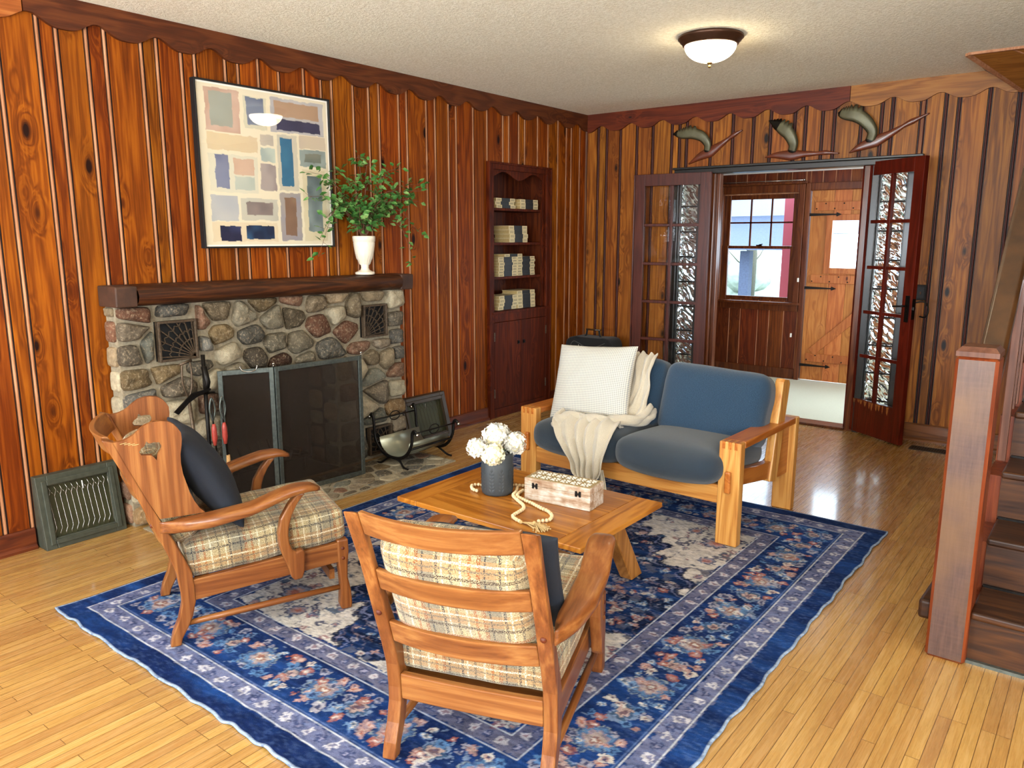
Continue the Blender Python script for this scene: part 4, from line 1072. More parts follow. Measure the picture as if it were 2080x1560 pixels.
# ---------------------------------------------------------------- wall registers
def register(name, label, y0, y1, z1, fr, back, db, dt, mat):
    R = thing(name, label, 'heat register', (0.0, (y0+y1)/2, 0)); L = R.location
    # sloping box: depth db at the floor, dt at the top
    b = MB(off=L)
    def sl(z): return lerp(db, dt, z/z1)
    b.prism([(.002, 0), (db-.012, 0), (dt-.012, z1), (.002, z1)], y0, y0+.012, 'y'); b.prism([(.002, 0), (db-.012, 0), (dt-.012, z1), (.002, z1)], y1-.012, y1, 'y')
    b.prism([(.002, z1-.012), (dt-.012, z1-.012), (dt-.012, z1), (.002, z1)], y0+.012, y1-.012, 'y')
    def fbar(a, c, z0, zz, ex=0.):
        V = []
        for z in (z0, zz):
            for yy in (a, c):
                for e in (-.012, ex): V.append((sl(z)+e, yy, z))
        q = [b.v(p) for p in V]
        for f in ((0, 1, 3, 2), (4, 6, 7, 5), (0, 4, 5, 1), (2, 3, 7, 6), (0, 2, 6, 4), (1, 5, 7, 3)): b.face([q[i] for i in f])
    w = .05
    fbar(y0, y0+w, 0, z1); fbar(y1-w, y1, 0, z1); fbar(y0+w, y1-w, 0, w); fbar(y0+w, y1-w, z1-w, z1)
    w2 = .022
    fbar(y0+w2, y0+w*.9, w2, z1-w2, .007); fbar(y1-w*.9, y1-w2, w2, z1-w2, .007); fbar(y0+w*.9, y1-w*.9, w2, w*.9, .007); fbar(y0+w*.9, y1-w*.9, z1-w*.9, z1-w2, .007)
    b.build('housing', mat, R, bev=.003)
    b = MB(off=L); V = [b.v((sl(z)-.03, yy, z)) for yy, z in ((y0+.02, w-.02), (y1-.02, w-.02), (y1-.02, z1-w+.02), (y0+.02, z1-w+.02))]; b.face(V); b.build('damper_plate', back, R, solid=.002)
    b = MB(off=L); N = 11; ww = (y1-y0-2*w)
    for k in range(N+1):
        y = y0+w+ww*(k+.0)/N; s = ww/N/2
        zA, zB = w-.002, z1-w+.002; h = zB-zA
        pts = [(y, zA), (y, zA+.05*h), (y+s, zA+.15*h), (y, zA+.78*h) if False else (y+s*0+s, zA+.15*h), (y+s, zA+.2*h), (y, zA+.24*h)]
        pts = [(y, zA), (y, zA+.07*h), (y+s*.9, zA+.16*h), (y, zA+.80*h) if False else (y+s*.1, zA+.78*h), (y+s*.9, zA+.88*h), (y, zB)]
        pts = [p for p in pts if p[0] < y1-w+.004]
        if len(pts) > 1: b.tube([(sl(z)-.012, yy, z) for yy, z in pts], .0011, 5)
        if k < N:
            b.tube([(sl(zA+.78*h)-.012, y+s*.1, zA+.78*h), (sl(zA+.86*h)-.012, y-s*.8, zA+.86*h)], .0009, 5) if y-s*.8 > y0+w-.004 else None
    b.build('wire_grille', 'steel' if mat == 'register' else 'regd', R)
    b = MB(off=L); ym = (y0+y1)/2+.02; b.bar((sl(z1-w)-.01, ym, z1-w-.01), (sl(z1-w)-.008, ym+.002, z1-w-.05), .006, .006); b.build('damper_lever', 'steel', R)
    return R
register('heat_register', 'large grey-green sloping heat register by the floor left of the fireplace', -4.735, -4.36, .345, None, 'regin', .10, .045, 'register')
register('heat_register', 'dark brown sloping heat register right of the fireplace behind the log cradle', -2.40, -1.955, .325, None, 'regin', .13, .045, 'regd')

# ---------------------------------------------------------------- picture
def picture():
    y0, y1, z0, z1 = -3.79, -2.915, 1.383, 2.250
    P = thing('framed_painting', 'large square abstract watercolour of blue, grey and tan blocks in a thin black frame', 'picture', (.02, (y0+y1)/2, z0)); L = P.location
    b = MB(off=L); t = .009
    for a, c, d, e in ((y0, y0+t, z0, z1), (y1-t, y1, z0, z1), (y0+t, y1-t, z0, z0+t), (y0+t, y1-t, z1-t, z1)): b.box(.004, .045, a, c, d, e)
    b.build('frame', 'black', P, bev=.001)
    N = 240; img = np.zeros((N, N, 3))
    def C(h): return np.array(srgb(h)[:3])
    yy, xx = np.mgrid[0:N, 0:N]/(N-1.)      # xx right, yy down
    rnp = np.random.RandomState(3)
    def nz(sc, seed):
        r = np.random.RandomState(seed).rand(sc+2, sc+2); gx = xx*sc; gy = yy*sc; ix = gx.astype(int); iy = gy.astype(int); fx = gx-ix; fy = gy-iy
        fx = fx*fx*(3-2*fx); fy = fy*fy*(3-2*fy)
        return (r[iy, ix]*(1-fx)+r[iy, ix+1]*fx)*(1-fy)+(r[iy+1, ix]*(1-fx)+r[iy+1, ix+1]*fx)*fy
    img[:] = C('#d8ccb0'); wob = nz(28, 1)*.010-.005; wob2 = nz(30, 2)*.010-.005
    def blk(x0, x1, yt, yb, c, c2=None, seed=4, amt=.5):
        m = (xx+wob > x0) & (xx+wob < x1) & (yy+wob2 > yt) & (yy+wob2 < yb)
        q = nz(7, seed)*.6+nz(16, seed+9)*.4
        A = C(c); B = C(c2) if c2 else A*.85+.1
        k = np.clip((q-.35)*2.2, 0, 1)[..., None]*amt*2; k = np.clip(k, 0, 1)
        img[m] = (A*(1-k)+B*k)[m]
    B = [(.06, .30, .03, .29, '#b3937f', '#c2a592'), (.09, .25, .05, .255, '#939486', '#9c9d90'), (.33, .50, .05, .25, '#c4bda2'), (.35, .48, .055, .225, '#767d8c', '#4a5470'), (.53, .96, .03, .25, '#a7a2a0', '#b4afab'), (.56, .92, .05, .145, '#a08166', '#a98a70'), (.57, .93, .165, .235, '#34324a', '#45435c'),
         (.06, .42, .30, .40, '#cdb893', '#c4ae90'), (.44, .545, .275, .345, '#b9ab98', '#a8a094'), (.44, .55, .36, .45, '#9ca59c', '#b9bfae'), (.57, .73, .265, .63, '#c1b7a0', '#b4ad9c'), (.595, .69, .285, .60, '#3d6d88', '#335f7c'), (.75, .97, .255, .34, '#c0b096', '#b7a795'), (.75, .97, .345, .46, '#8f9890', '#6d7876'), (.79, .93, .37, .43, '#5f665e', '#79796a'),
         (.06, .41, .425, .66, '#cbc4ac'), (.105, .20, .43, .635, '#7c7f92', '#5f6480'), (.235, .385, .445, .545, '#c3a48c', '#b99a84'), (.235, .385, .555, .64, '#a9aea0', '#b6b8a9'), (.43, .55, .465, .635, '#a0938c', '#6f6268'),
         (.06, .25, .68, .84, '#b3b1ab', '#a6a6a6'), (.27, .55, .69, .83, '#b9b4a2', '#aca798'), (.31, .51, .715, .80, '#8a7c74', '#766a66'), (.06, .54, .845, .97, '#d1bf9e'), (.115, .26, .87, .965, '#23243c', '#40466a'), (.30, .51, .865, .955, '#1c2740', '#355c7c'),
         (.57, .74, .645, .965, '#a09488', '#8f8a90'), (.605, .70, .675, .93, '#7b5f4c', '#8a6c56'), (.76, .96, .48, .97, '#cfc2a0', '#c6b897'), (.80, .925, .52, .90, '#85908c', '#515b5e')]
    for i, q in enumerate(B): blk(*q[:4], *q[4:], seed=10+i) if len(q) == 6 else blk(*q[:4], q[4], seed=10+i, amt=.15)
    mt = .012; edge = (xx < mt) | (xx > 1-mt) | (yy < mt) | (yy > 1-mt); img[edge] = C('#efe9dd')
    me = bpy.data.meshes.new('canvas'); ya, yb, za, zb = y0+t, y1-t, z0+t, z1-t
    V = [(.030-L.x, lerp(ya, yb, j/(N-1))-L.y, lerp(zb, za, i/(N-1))-L.z) for i in range(N) for j in range(N)]
    Fc = [(i*N+j, (i+1)*N+j, (i+1)*N+j+1, i*N+j+1) for i in range(N-1) for j in range(N-1)]
    me.from_pydata(V, [], Fc); ca = me.color_attributes.new('Col', 'FLOAT_COLOR', 'POINT')
    img = np.clip(img*1.08, 0, 1)
    flat = np.concatenate([img.reshape(-1, 3), np.ones((N*N, 1))], 1).astype(np.float32).ravel(); ca.data.foreach_set('color', flat)
    MT['canvas'] = attrcol('painted_paper', 'Col', .7); me.materials.append(MT['canvas'])
    o = bpy.data.objects.new('painted_sheet', me); COL.objects.link(o); o.parent = P
    b = MB(off=L); b.box(.036, .038, ya, yb, za, zb); b.build('glazing', 'glass', P)
picture()

# ---------------------------------------------------------------- urn with leafy branches
UX, UY, UZ = .105, -2.735, 1.2095
U = thing('footed_urn', 'cream footed ceramic urn on the mantel', 'urn', (UX, UY, UZ))
prof = [(.0, .0), (.060, .0), (.062, .004), (.062, .014), (.052, .018), (.030, .028), (.024, .042), (.026, .052), (.022, .056), (.034, .066), (.044, .092), (.050, .098), (.060, .135), (.066, .175), (.068, .198), (.066, .202), (.070, .206), (.070, .226), (.072, .232), (.070, .240), (.064, .240), (.060, .228), (.056, .18), (.02, .1), (0, .1)]
b = MB(); b.lathe(prof, (0, 0, 0), 48, scallop=lambda i, a: (.0022*math.cos(a*16) if 8 <= i <= 11 else (.0018*abs(math.cos(a*16)) if i in (17,) else 0)))
b.build('urn_body', 'cream', U, smooth=True)
BR = thing('leafy_branches', 'spray of green leafy branches fanning out of the cream urn', 'foliage', (UX, UY, UZ+.2)); L = BR.location
tips = [(-.44, .40), (-.40, .27), (-.39, -.08), (-.33, .14), (-.22, .43), (-.31, .34), (-.02, .53), (.05, .49), (.19, .46), (.12, .41), (.47, .38), (.48, .27), (.40, .33), (.34, -.13), (.37, .05), (.28, .10), (-.10, .36), (.10, .25), (-.2, .22), (.2, .32), (-.05, .20), (.27, .22), (-.17, .12), (-.35, .03), (.0, .36), (.33, .27), (-.26, .24), (.13, .17), (-.12, .25)]
rn = random.Random(12); tw = MB(); lf = MB()
def leaf(c, d, w, l, roll):
    d = d.normalized(); s = d.cross(Vector((0, 0, 1)));
    if s.length < .1: s = d.cross(Vector((1, 0, 0)))
    s.normalize(); nn = s.cross(d); s = (s*math.cos(roll)+nn*math.sin(roll)); nn = s.cross(d)
    P = [c, c+d*l*.35+s*w*.5+nn*w*.12, c+d*l*.7+s*w*.32+nn*w*.1, c+d*l, c+d*l*.7-s*w*.32+nn*w*.1, c+d*l*.35-s*w*.5+nn*w*.12, c+d*l*.45-nn*w*.05]
    V = [lf.v(p) for p in P]
    for a, b_ in ((0, 1), (1, 2), (2, 3), (3, 4), (4, 5), (5, 0)): lf.face([V[6], V[a], V[b_]], 0, True)
for (dy, dz) in tips:
    dx = rn.uniform(-.03, .16); p0 = Vector((rn.uniform(-.015, .015), rn.uniform(-.015, .015), -.05)); p3 = Vector((max(-.02, dx), dy, dz))
    p1 = Vector((0, dy*.06, .05)); p2 = Vector((dx*.5, dy*.55, max(dz*.75, .16)+.05))
    path = bez([p0, p1, p2, p3], 8); tw.tube(path, [lerp(.0028, .0010, i/(len(path)-1)) for i in range(len(path))], 5)
    for k in range(10, len(path)):
        for rep in range(2):
            if rn.random() < .18: continue
            c = path[k]; a = rn.uniform(0, 2*PI); d = Vector((math.cos(a)*.6, math.sin(a), rn.uniform(-.7, .7)))
            if c.x+.02 < -.06: d.x = abs(d.x)
            c2 = c+d*.03; tw.tube([c, c2], .0008, 4, cap=False) if rn.random() < .5 else None
            if (L+c2).x < .075: c2.x = .075-L.x; d.x = abs(d.x)+.2
            leaf(c2, d, rn.uniform(.024, .036), rn.uniform(.034, .052), rn.uniform(-1, 1))
tw.build('twigs', 'twig', BR); lo = lf.build('leaves', 'leaf', BR); lo['kind'] = 'stuff'
# ================================================================ BUILT-IN CUPBOARD AND BOOKS
def cupboard():
    y0, y1, D = -1.383, -.588, -.30
    K = thing('built_in_cupboard', 'dark red built-in cupboard with scalloped open shelves above two doors', 'cupboard', (0, (y0+y1)/2, 0)); L = K.location
    def nb(): return MB(off=L)
    b = nb(); b.box(.0, .024, y0-.012, y0+.045, 0, 2.0); b.box(.0, .024, y1-.045, y1+.012, 0, 2.0); b.box(.0, .024, y0+.045, y1-.045, 1.955, 2.0); b.box(.0, .024, y0+.045, y1-.045, .775, .86); b.box(0, .024, y0+.045, y1-.045, 0, .07)
    b.box(.0, .034, y0-.02, y0-.004, 0, 2.01); b.box(.0, .034, y1+.004, y1+.02, 0, 2.01); b.box(0, .034, y0-.004, y1+.004, 1.995, 2.01)
    b.build('face_frame', 'cab', K, bev=.003)
    b = nb(); b.box(D-.02, D, y0, y1, 0, 1.99)
    for y in np.arange(y0+.1, y1, .155): b.box(D, D+.004, y-.001, y+.004, .86, 1.95)
    b.box(D, -.001, y0+.0, y0+.02, 0, 1.99); b.box(D, -.001, y1-.02, y1, 0, 1.99); b.box(D, -.001, y0+.02, y1-.02, 1.965, 1.985)
    b.build('carcass', 'cabB', K)
    for z in (.86, 1.13, 1.40, 1.668):
        b = nb(); b.box(D+.006, -.015 if z > .9 else .03, y0+.021, y1-.021, z-.02, z); b.build('shelf', 'cab', K, bev=.002)
    # scalloped fretwork inside the frame
    b = nb(); n = 60
    for k in range(n):
        ya, yb = lerp(y0+.045, y1-.045, k/n), lerp(y0+.045, y1-.045, (k+1)/n)
        f = lambda y: 1.915-.028*math.cos((y-y0)/(y1-y0)*2*PI*2)
        b.prism([(ya, f(ya)), (yb, f(yb)), (yb, 1.956), (ya, 1.956)], -.012, .0, 'x')
    b.build('scalloped_top', 'cab', K)
    for (yy, sg) in ((y0+.045, 1), (y1-.045, -1)):
        b = nb(); n = 150
        for k in range(n):
            za, zb = lerp(.865, 1.95, k/n), lerp(.865, 1.95, (k+1)/n)
            f = lambda z: .014+.022*abs(math.cos(PI*(z-.86)/.27))**1.5
            b.prism([(yy, za), (yy+sg*f(za), za), (yy+sg*f(zb), zb), (yy, zb)], -.014, -.002, 'x')
        b.build('scalloped_side', 'cab', K)
    ym = (y0+y1)/2+.0
    for (a, c) in ((y0+.047, ym-.002), (ym+.002, y1-.047)):
        b = nb(); w = (c-a)/2
        for k in range(2): b.box(.004, .022, a+k*w+.001, a+(k+1)*w-.001, .073, .772)
        d = b.build('door', 'cab', K, bev=.002)
        kx = c-.035 if c < ym+.01 else a+.035
        b = nb(); b.box(.022, .026, kx-.012, kx+.012, .575, .605); b.sphere((.032, kx, .59), .008); b.build('knob', 'iron', d)
        for z in (.20, .66):
            hy = a if c < ym+.01 else c
            b = nb(); b.box(.018, .027, hy-.006, hy+.006, z-.035, z+.035); b.build('hinge', 'ironb', d)
cupboard()
def book(w, th):
    """lying book: cream cover, spine towards +x, w along y"""
    t = bpy.data.objects.new('book', None); COL.objects.link(t)
    b = MB(); b.prism([(-.165, 0), (0, 0), (.0, th), (-.165, th), (-.165, th*.91), (-.004, th*.91), (-.004, th*.09), (-.165, th*.09)], -w/2, w/2, 'y')
    for k in range(3): b.box(-.001, .0008, -w*.46, -w*.27, th*(.3+.2*k)-.001, th*(.3+.2*k)+.001, 1); b.box(-.001, .0008, w*.27, w*.46, th*(.3+.2*k)-.001, th*(.3+.2*k)+.001, 1)
    b.build('cover', ['book', 'bookd'], t)
    b = MB(); b.box(-.160, -.004, -w/2+.004, w/2-.004, th*.09, th*.91); b.build('pages', 'pages', t)
    b = MB(); b.box(-.002, .0012, -w*.22, w*.22, -.0002, th+.0002); b.build('spine_band', 'bookd', t)
    return t
def books():
    rn = random.Random(6)
    shelf = {1: (1.668, 'top shelf'), 2: (1.400, 'second shelf'), 3: (1.130, 'third shelf'), 4: (.860, 'lowest shelf')}
    st = [(1, 'left-hand', -1.115, 3, .0262), (1, 'right-hand', -.80, 3, .0262), (2, 'only', -.945, 4, .0335), (3, 'left-hand', -1.085, 7, .0222), (3, 'right-hand', -.835, 7, .0222), (4, 'left-hand', -1.085, 4, .029), (4, 'right-hand', -.835, 5, .029)]
    ordn = ['bottom', 'second from bottom', 'third from bottom', 'fourth from bottom', 'fifth from bottom', 'sixth from bottom', 'seventh from bottom', 'eighth from bottom']
    protos = {}
    for sh, side, y, n, th in st:
        z, nm = shelf[sh]
        for k in range(n):
            key = th
            if key not in protos: protos[key] = book(.242, th-.0008); o = protos[key]
            else: o = copy_tree(protos[key])
            o.location = (-.035+rn.uniform(-.008, .004), y+rn.uniform(-.006, .006), z+.0003+k*th); o.rotation_euler = (0, 0, rn.uniform(-.015, .015))
            pos = 'top' if k == n-1 else ordn[k]
            o['label'] = 'cream and black book, %s in the %s stack on the %s' % (pos, side, nm) if side != 'only' else 'thicker cream and black book, %s in the one stack on the %s' % (pos, nm)
            o['category'] = 'book'; o['group'] = 'books in the %s stack on the %s' % (side, nm)
    o = copy_tree(protos[.0222]); o.location = (-.045, -1.0, 1.130+.0003+7*.0222+.0002); o.rotation_euler = (0, 0, .03)
    o['label'] = 'loose cream and black book lying across both stacks on the third shelf'; o['category'] = 'book'; o['group'] = 'books laid across the third shelf stacks'
books()

# ---------------------------------------------------------------- flying geese on the back wall
def goose(label, body, wing, tipn):
    G = thing('flying_goose_plaque', label, 'wall decoration', ((body[0][0]+body[-1][0])/2, -.002, (body[0][1]+body[-1][1])/2), group='flying geese over the doorway'); L = G.location
    P = bez([(x, 0, z) for x, z, w in body], 8); n = len(P); W = np.interp(np.linspace(0, len(body)-1, n), range(len(body)), [w*1.9 for *_, w in body])
    b = MB(off=L); prev = None
    for i, p in enumerate(P):
        d = (P[min(i+1, n-1)]-P[max(i-1, 0)]).normalized(); s = Vector((-d.z, 0, d.x)); w = max(.0012, W[i])
        cur = [b.v(p+s*math.cos(a)*w+Vector((0, -.014-.011*math.sin(a)*min(1, w/.02), 0))) for a in [PI*k/6 for k in range(7)]]+[b.v(p-s*w+Vector((0, -.0025, 0))), b.v(p+s*w+Vector((0, -.0025, 0)))]
        if prev:
            for k in range(len(cur)): b.face([prev[k], prev[(k+1) % len(cur)], cur[(k+1) % len(cur)], cur[k]], 0, True)
        else: b.face(cur)
        prev = cur
    b.face(prev); b.build('goose_body', 'goose', G)
    P = bez([(x, 0, z) for x, z, w in wing], 8); n = len(P); W = np.interp(np.linspace(0, 1, n), [0, .12, .35, .55, .75, .9, 1], [.027, .030, .040, .042, .030, .013, .003])*(1.12 if 'right' in label else 1.0)
    b = MB(off=L); prev = None; tipi = int(n*tipn)
    for i, p in enumerate(P):
        d = (P[min(i+1, n-1)]-P[max(i-1, 0)]).normalized(); s = Vector((-d.z, 0, d.x)); w = W[i]
        inn = w*(1+(.55*abs(math.sin(i*1.05)) if i > n*.42 else 0))
        lift = .02+.03*math.sin(PI*min(1, i/n*1.1))
        cur = [b.v(p+s*w+Vector((0, -lift+.003, 0))), b.v(p+s*w*.5+Vector((0, -lift-.004, 0))), b.v(p-s*w*.4+Vector((0, -lift-.004, 0))), b.v(p-s*inn+Vector((0, -lift+.001, 0))), b.v(p+Vector((0, -lift+.007, 0)))]
        if prev:
            for k in range(5): b.face([prev[k], prev[(k+1) % 5], cur[(k+1) % 5], cur[k]], 1 if (i > tipi or i < 3) else 0, True)
        else: b.face(cur, 1)
        prev = cur
    b.face(prev, 1); b.build('wing', ['wing', 'wingd'], G)
goose('leftmost goose plaque, climbing, with a curled-back grey wing', [(1.00, 2.03, .002), (1.10, 2.085, .016), (1.18, 2.115, .022), (1.26, 2.16, .013), (1.33, 2.205, .007), (1.38, 2.235, .009), (1.44, 2.262, .002)],
      [(1.155, 2.11, .026), (1.165, 2.175, .030), (1.12, 2.235, .034), (1.03, 2.265, .030), (.95, 2.265, .020), (.89, 2.272, .010), (.85, 2.275, .003)], .80)
goose('middle goose plaque, level, with an upright dark wing', [(1.635, 2.045, .002), (1.72, 2.055, .012), (1.83, 2.05, .021), (1.93, 2.052, .012), (2.02, 2.05, .007), (2.08, 2.053, .009), (2.18, 2.042, .002)],
      [(1.835, 2.065, .028), (1.85, 2.13, .032), (1.82, 2.20, .034), (1.76, 2.25, .026), (1.70, 2.285, .014), (1.65, 2.312, .004)], .66)
goose('rightmost and largest goose plaque, climbing, with a broad grey wing', [(2.25, 2.04, .002), (2.32, 2.075, .014), (2.42, 2.11, .022), (2.51, 2.15, .013), (2.59, 2.195, .007), (2.65, 2.225, .010), (2.75, 2.268, .002)],
      [(2.38, 2.10, .029), (2.40, 2.175, .033), (2.35, 2.25, .037), (2.28, 2.295, .033), (2.22, 2.305, .022), (2.17, 2.318, .008), (2.155, 2.325, .003)], .80)

# ---------------------------------------------------------------- switch plate, ceiling light, bag
t = thing('switch_plate', 'dark wall switch plate right of the open glazed door', 'light switch', (2.802, -.004, 1.06))
b = MB(); b.box(-.035, .035, -.006, .002, -.055, .055); b.build('plate', 'iron', t, bev=.003)
b = MB(); b.box(-.022, .022, -.008, -.006, -.038, .038); b.build('inset', 'black', t); b = MB(); b.box(-.005, .005, -.018, -.008, -.012, .006); b.build('toggle', 'bronze', t)
LX, LY = 2.028, -1.955
t = thing('ceiling_light', 'lit flush ceiling light with a bronze ring and frosted bowl', 'ceiling light', (LX, LY, 2.5))
b = MB(); b.lathe([(0, 0), (.165, 0), (.172, -.006), (.172, -.016), (.163, -.022), (.160, -.030), (.150, -.036), (.146, -.048), (.138, -.052), (.130, -.050), (.13, -.02), (0, -.02)], n=48); b.build('ring', 'bronze', t)
b = MB(); b.lathe([(.136, -.048)]+[(.136*math.cos(a), -.048-.088*math.sin(a)) for a in [PI/2*k/12 for k in range(1, 12)]]+[(0, -.136)], n=48); b.build('glass_bowl', 'lampglass', t)
b = MB(); b.lathe([(0, -.132), (.014, -.134), (.015, -.139), (.006, -.144), (.004, -.149), (.008, -.153), (.008, -.158), (.004, -.163), (0, -.164)], n=20); b.build('finial', 'brass', t)
BG = thing('carry_bag', 'black velvet carry bag with a wooden handle and pale flower embroidery in the corner', 'bag', (.305, -.30, 0)); L = BG.location
def bagshape(hw, z0, z1, sag):
    n = 14; top = [(.305+lerp(hw, -hw, k/n), z1-sag*math.sin(PI*k/n)**.7) for k in range(n+1)]
    return [(.305-hw*1.02, z0), (.305+hw*1.02, z0)]+top
b = MB(off=L); b.prism([(.05, .0), (.56, .0), (.545, .50), (.53, .56), (.50, .585), (.44, .59), (.40, .585), (.21, .585), (.17, .59), (.11, .575), (.075, .55), (.065, .50)], -.40, -.20, 'y'); b.build('bag_body', 'bag', BG, bev=.02, seg=3)
b = MB(off=L); b.tube(bez([(.12, -.405, .30), (.125, -.406, .48), (.16, -.407, .545), (.22, -.407, .53), (.30, -.407, .50), (.40, -.407, .515), (.48, -.407, .55)], 6), .003, 6); b.build('piping', 'bagt', BG)
for x in (.225, .365): b = MB(off=L); b.tube(bez([(x-.02*(1 if x < .3 else -1), -.30, .57), (x, -.30, .60), (x+.01*(1 if x < .3 else -1), -.30, .645)], 5), .009, 8); b.build('strap', 'bag', BG)
b = MB(off=L); b.tube([(.225, -.30, .645), (.37, -.30, .645)], .0075, 10); b.build('handle', 'rail', BG)
b = MB(off=L); rn = random.Random(2)
for c in ((.27, .46), (.22, .49), (.33, .45), (.37, .475), (.30, .42)):
    for k in range(5):
        a = 2*PI*k/5+rn.random(); b.tube(bez([(c[0], -.403, c[1]), (c[0]+.015*math.cos(a), -.404, c[1]+.015*math.sin(a)+.004), (c[0]+.03*math.cos(a), -.403, c[1]+.03*math.sin(a))], 3), .0014, 5)
b.build('embroidery', 'white', BG)

# ---------------------------------------------------------------- stairs on the right
def stairs():
    K = thing('staircase', 'dark wooden staircase climbing away with a square newel post at its foot', 'staircase', (3.75, -3.17, 0)); L = K.location
    def nb(): return MB(off=L)
    x0, x1, y0, z = 3.605, 4.62, -3.21, 0; rise, run = .19, .24
    for k in range(12):
        yk = y0+k*run
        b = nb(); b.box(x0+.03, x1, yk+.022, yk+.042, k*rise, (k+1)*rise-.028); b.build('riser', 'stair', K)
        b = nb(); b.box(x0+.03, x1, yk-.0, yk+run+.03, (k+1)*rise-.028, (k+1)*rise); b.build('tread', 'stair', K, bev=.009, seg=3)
        b = nb(); b.box(x0+.035, x1, yk+.008, yk+.022, (k+1)*rise-.042, (k+1)*rise-.028); b.build('cove_molding', 'stair', K)
        if k: b = nb(); b.box(x0+.035, x1, yk+.010, yk+.022, k*rise, k*rise+.008); b.build('shoe_strip', 'iron', K)
    b = nb(); pts = [(y0+.03, 0), (y0+12*run, 0), (y0+12*run, 12*rise-.03)]
    for k in range(11, -1, -1): pts += [(y0+.045+k*run, (k+1)*rise-.03), (y0+.045+k*run, k*rise-.03 if k else 0)]
    b.prism(pts[:-1], 3.585, 3.633, 'x'); b.build('stringer', 'newelS', K)
    b = nb(); b.box(x1, x1+.03, -3.2, .0, 0, 2.5); b.build('wall_string', 'stair', K)
    b = nb(); b.box(x0+.03, x1, y0+.005, y0+.022, 0, .012); b.build('metal_strip', 'pewter', K)
    # newel
    n0 = 3.513; b = nb(); b.box(n0, 3.636, -3.235, -3.105, 0, 1.062)
    V = [(n0, -3.235), (3.636, -3.235), (3.636, -3.105), (n0, -3.105)]
    nw = b.build('newel_post', 'newelF', K)
    nw.data.materials.append(MT['newelS'])
    for p in nw.data.polygons:
        if abs(p.normal.y) < .9: p.material_index = 1
    md = nw.modifiers.new('bevel', 'BEVEL'); md.width = .010; md.segments = 1; md.material = 1
    b = nb(); c = (3.5745, -3.17); h = .0615
    lo = [b.v((c[0]+a*h, c[1]+d*.065, 1.062)) for a, d in ((-1, -1), (1, -1), (1, 1), (-1, 1))]; m = [b.v((c[0]+a*h, c[1]+d*.065, 1.078)) for a, d in ((-1, -1), (1, -1), (1, 1), (-1, 1))]
    hi = [b.v((c[0]+a*(h-.014), c[1]+d*(.065-.014), 1.094)) for a, d in ((-1, -1), (1, -1), (1, 1), (-1, 1))]
    for A, B in ((lo, m), (m, hi)):
        for i in range(4): b.face([A[i], A[(i+1) % 4], B[(i+1) % 4], B[i]])
    b.face(hi); b.face(lo[::-1]); b.build('newel_cap', 'newel', nw)
    # handrail
    b = nb(); sl = .965; ya, yb = -3.105, -1.65; za = .80
    prof = [(3.532, 0), (3.532, -.05), (3.618, -.05), (3.618, 0), (3.605, .016), (3.545, .016)]
    A = [b.v((x, ya, za+h)) for x, h in prof]; B = [b.v((x, yb, za+(yb-ya)*sl+h)) for x, h in prof]; b.face(A); b.face(B)
    for i in range(6): b.face([A[i], A[(i+1) % 6], B[(i+1) % 6], B[i]])
    b.build('handrail', 'rail', K, bev=.004)
    b = nb()
    A = [b.v((x, ya, za+h)) for x, h in ((3.555, -.05), (3.555, -.11), (3.60, -.11), (3.60, -.05))]; B = [b.v((x, yb, za+(yb-ya)*sl+h)) for x, h in ((3.555, -.05), (3.555, -.11), (3.60, -.11), (3.60, -.05))]; b.face(A); b.face(B)
    for i in range(4): b.face([A[i], A[(i+1) % 4], B[(i+1) % 4], B[i]])
    b.build('rail_fillet', 'stair', K)
    for k in range(1, 7):
        for q in (0, 1):
            y = y0+k*run+.06+q*.12
            if y > yb-.05 or y < -2.6: continue
            b = nb(); b.box(3.60, 3.628, y-.014, y+.014, (k+1)*rise, za+(y-ya)*sl-.05); b.build('baluster', 'newel', K, bev=.002)
    # rounded end of the bottom step showing left of the newel
    b = nb(); b.prism([(3.468, -3.165), (3.513, -3.165), (3.513, -2.93), (3.475, -2.93)], .10, .172, 'z'); b.build('step_end', 'stair', K, bev=.012, seg=3)
stairs()
mb = MB()
A = [(3.045, -.657, 2.499), (3.058, -.024, 2.499), (3.28, -.024, 2.352), (4.6, -.024, 2.352), (4.6, -.657, 2.499)]
V = [mb.v(p) for p in A]; T_ = [mb.v((p[0], p[1], 2.5)) for p in A]
mb.face([V[0], V[1], V[2]], 1); mb.face([V[0], V[2], V[3], V[4]], 0); mb.face([V[1], T_[1], T_[3], V[3], V[2]], 0)
struct(mb.build('trim_10', ['valLt', 'stair']))
mb = MB()
mb.bar((3.05, -.66, 2.493), (4.6, -.66, 2.493), .02, .014); mb.bar((3.045, -.657, 2.492), (3.275, -.03, 2.352), .022, .016)
for k in range(1, 4): mb.bar((3.045+k*.21, -.655, 2.497), (3.28+k*.42, -.03, 2.353), .008, .006)
struct(mb.build('trim_11', 'bead'))
b = MB(); b.box(2.87, 3.17, -.30, -.18, .0, .004)
R_ = tag(b.build('floor_register', 'regd'), 'brown slotted floor register in front of the baseboard right of the door', 'floor vent')
b = MB()
for k in range(18): b.box(2.885+k*.0155, 2.893+k*.0155, -.285, -.195, .004, .0045)
b.build('slot_shade', 'black', R_)  # black strips laid on top, standing for the shade inside the slots
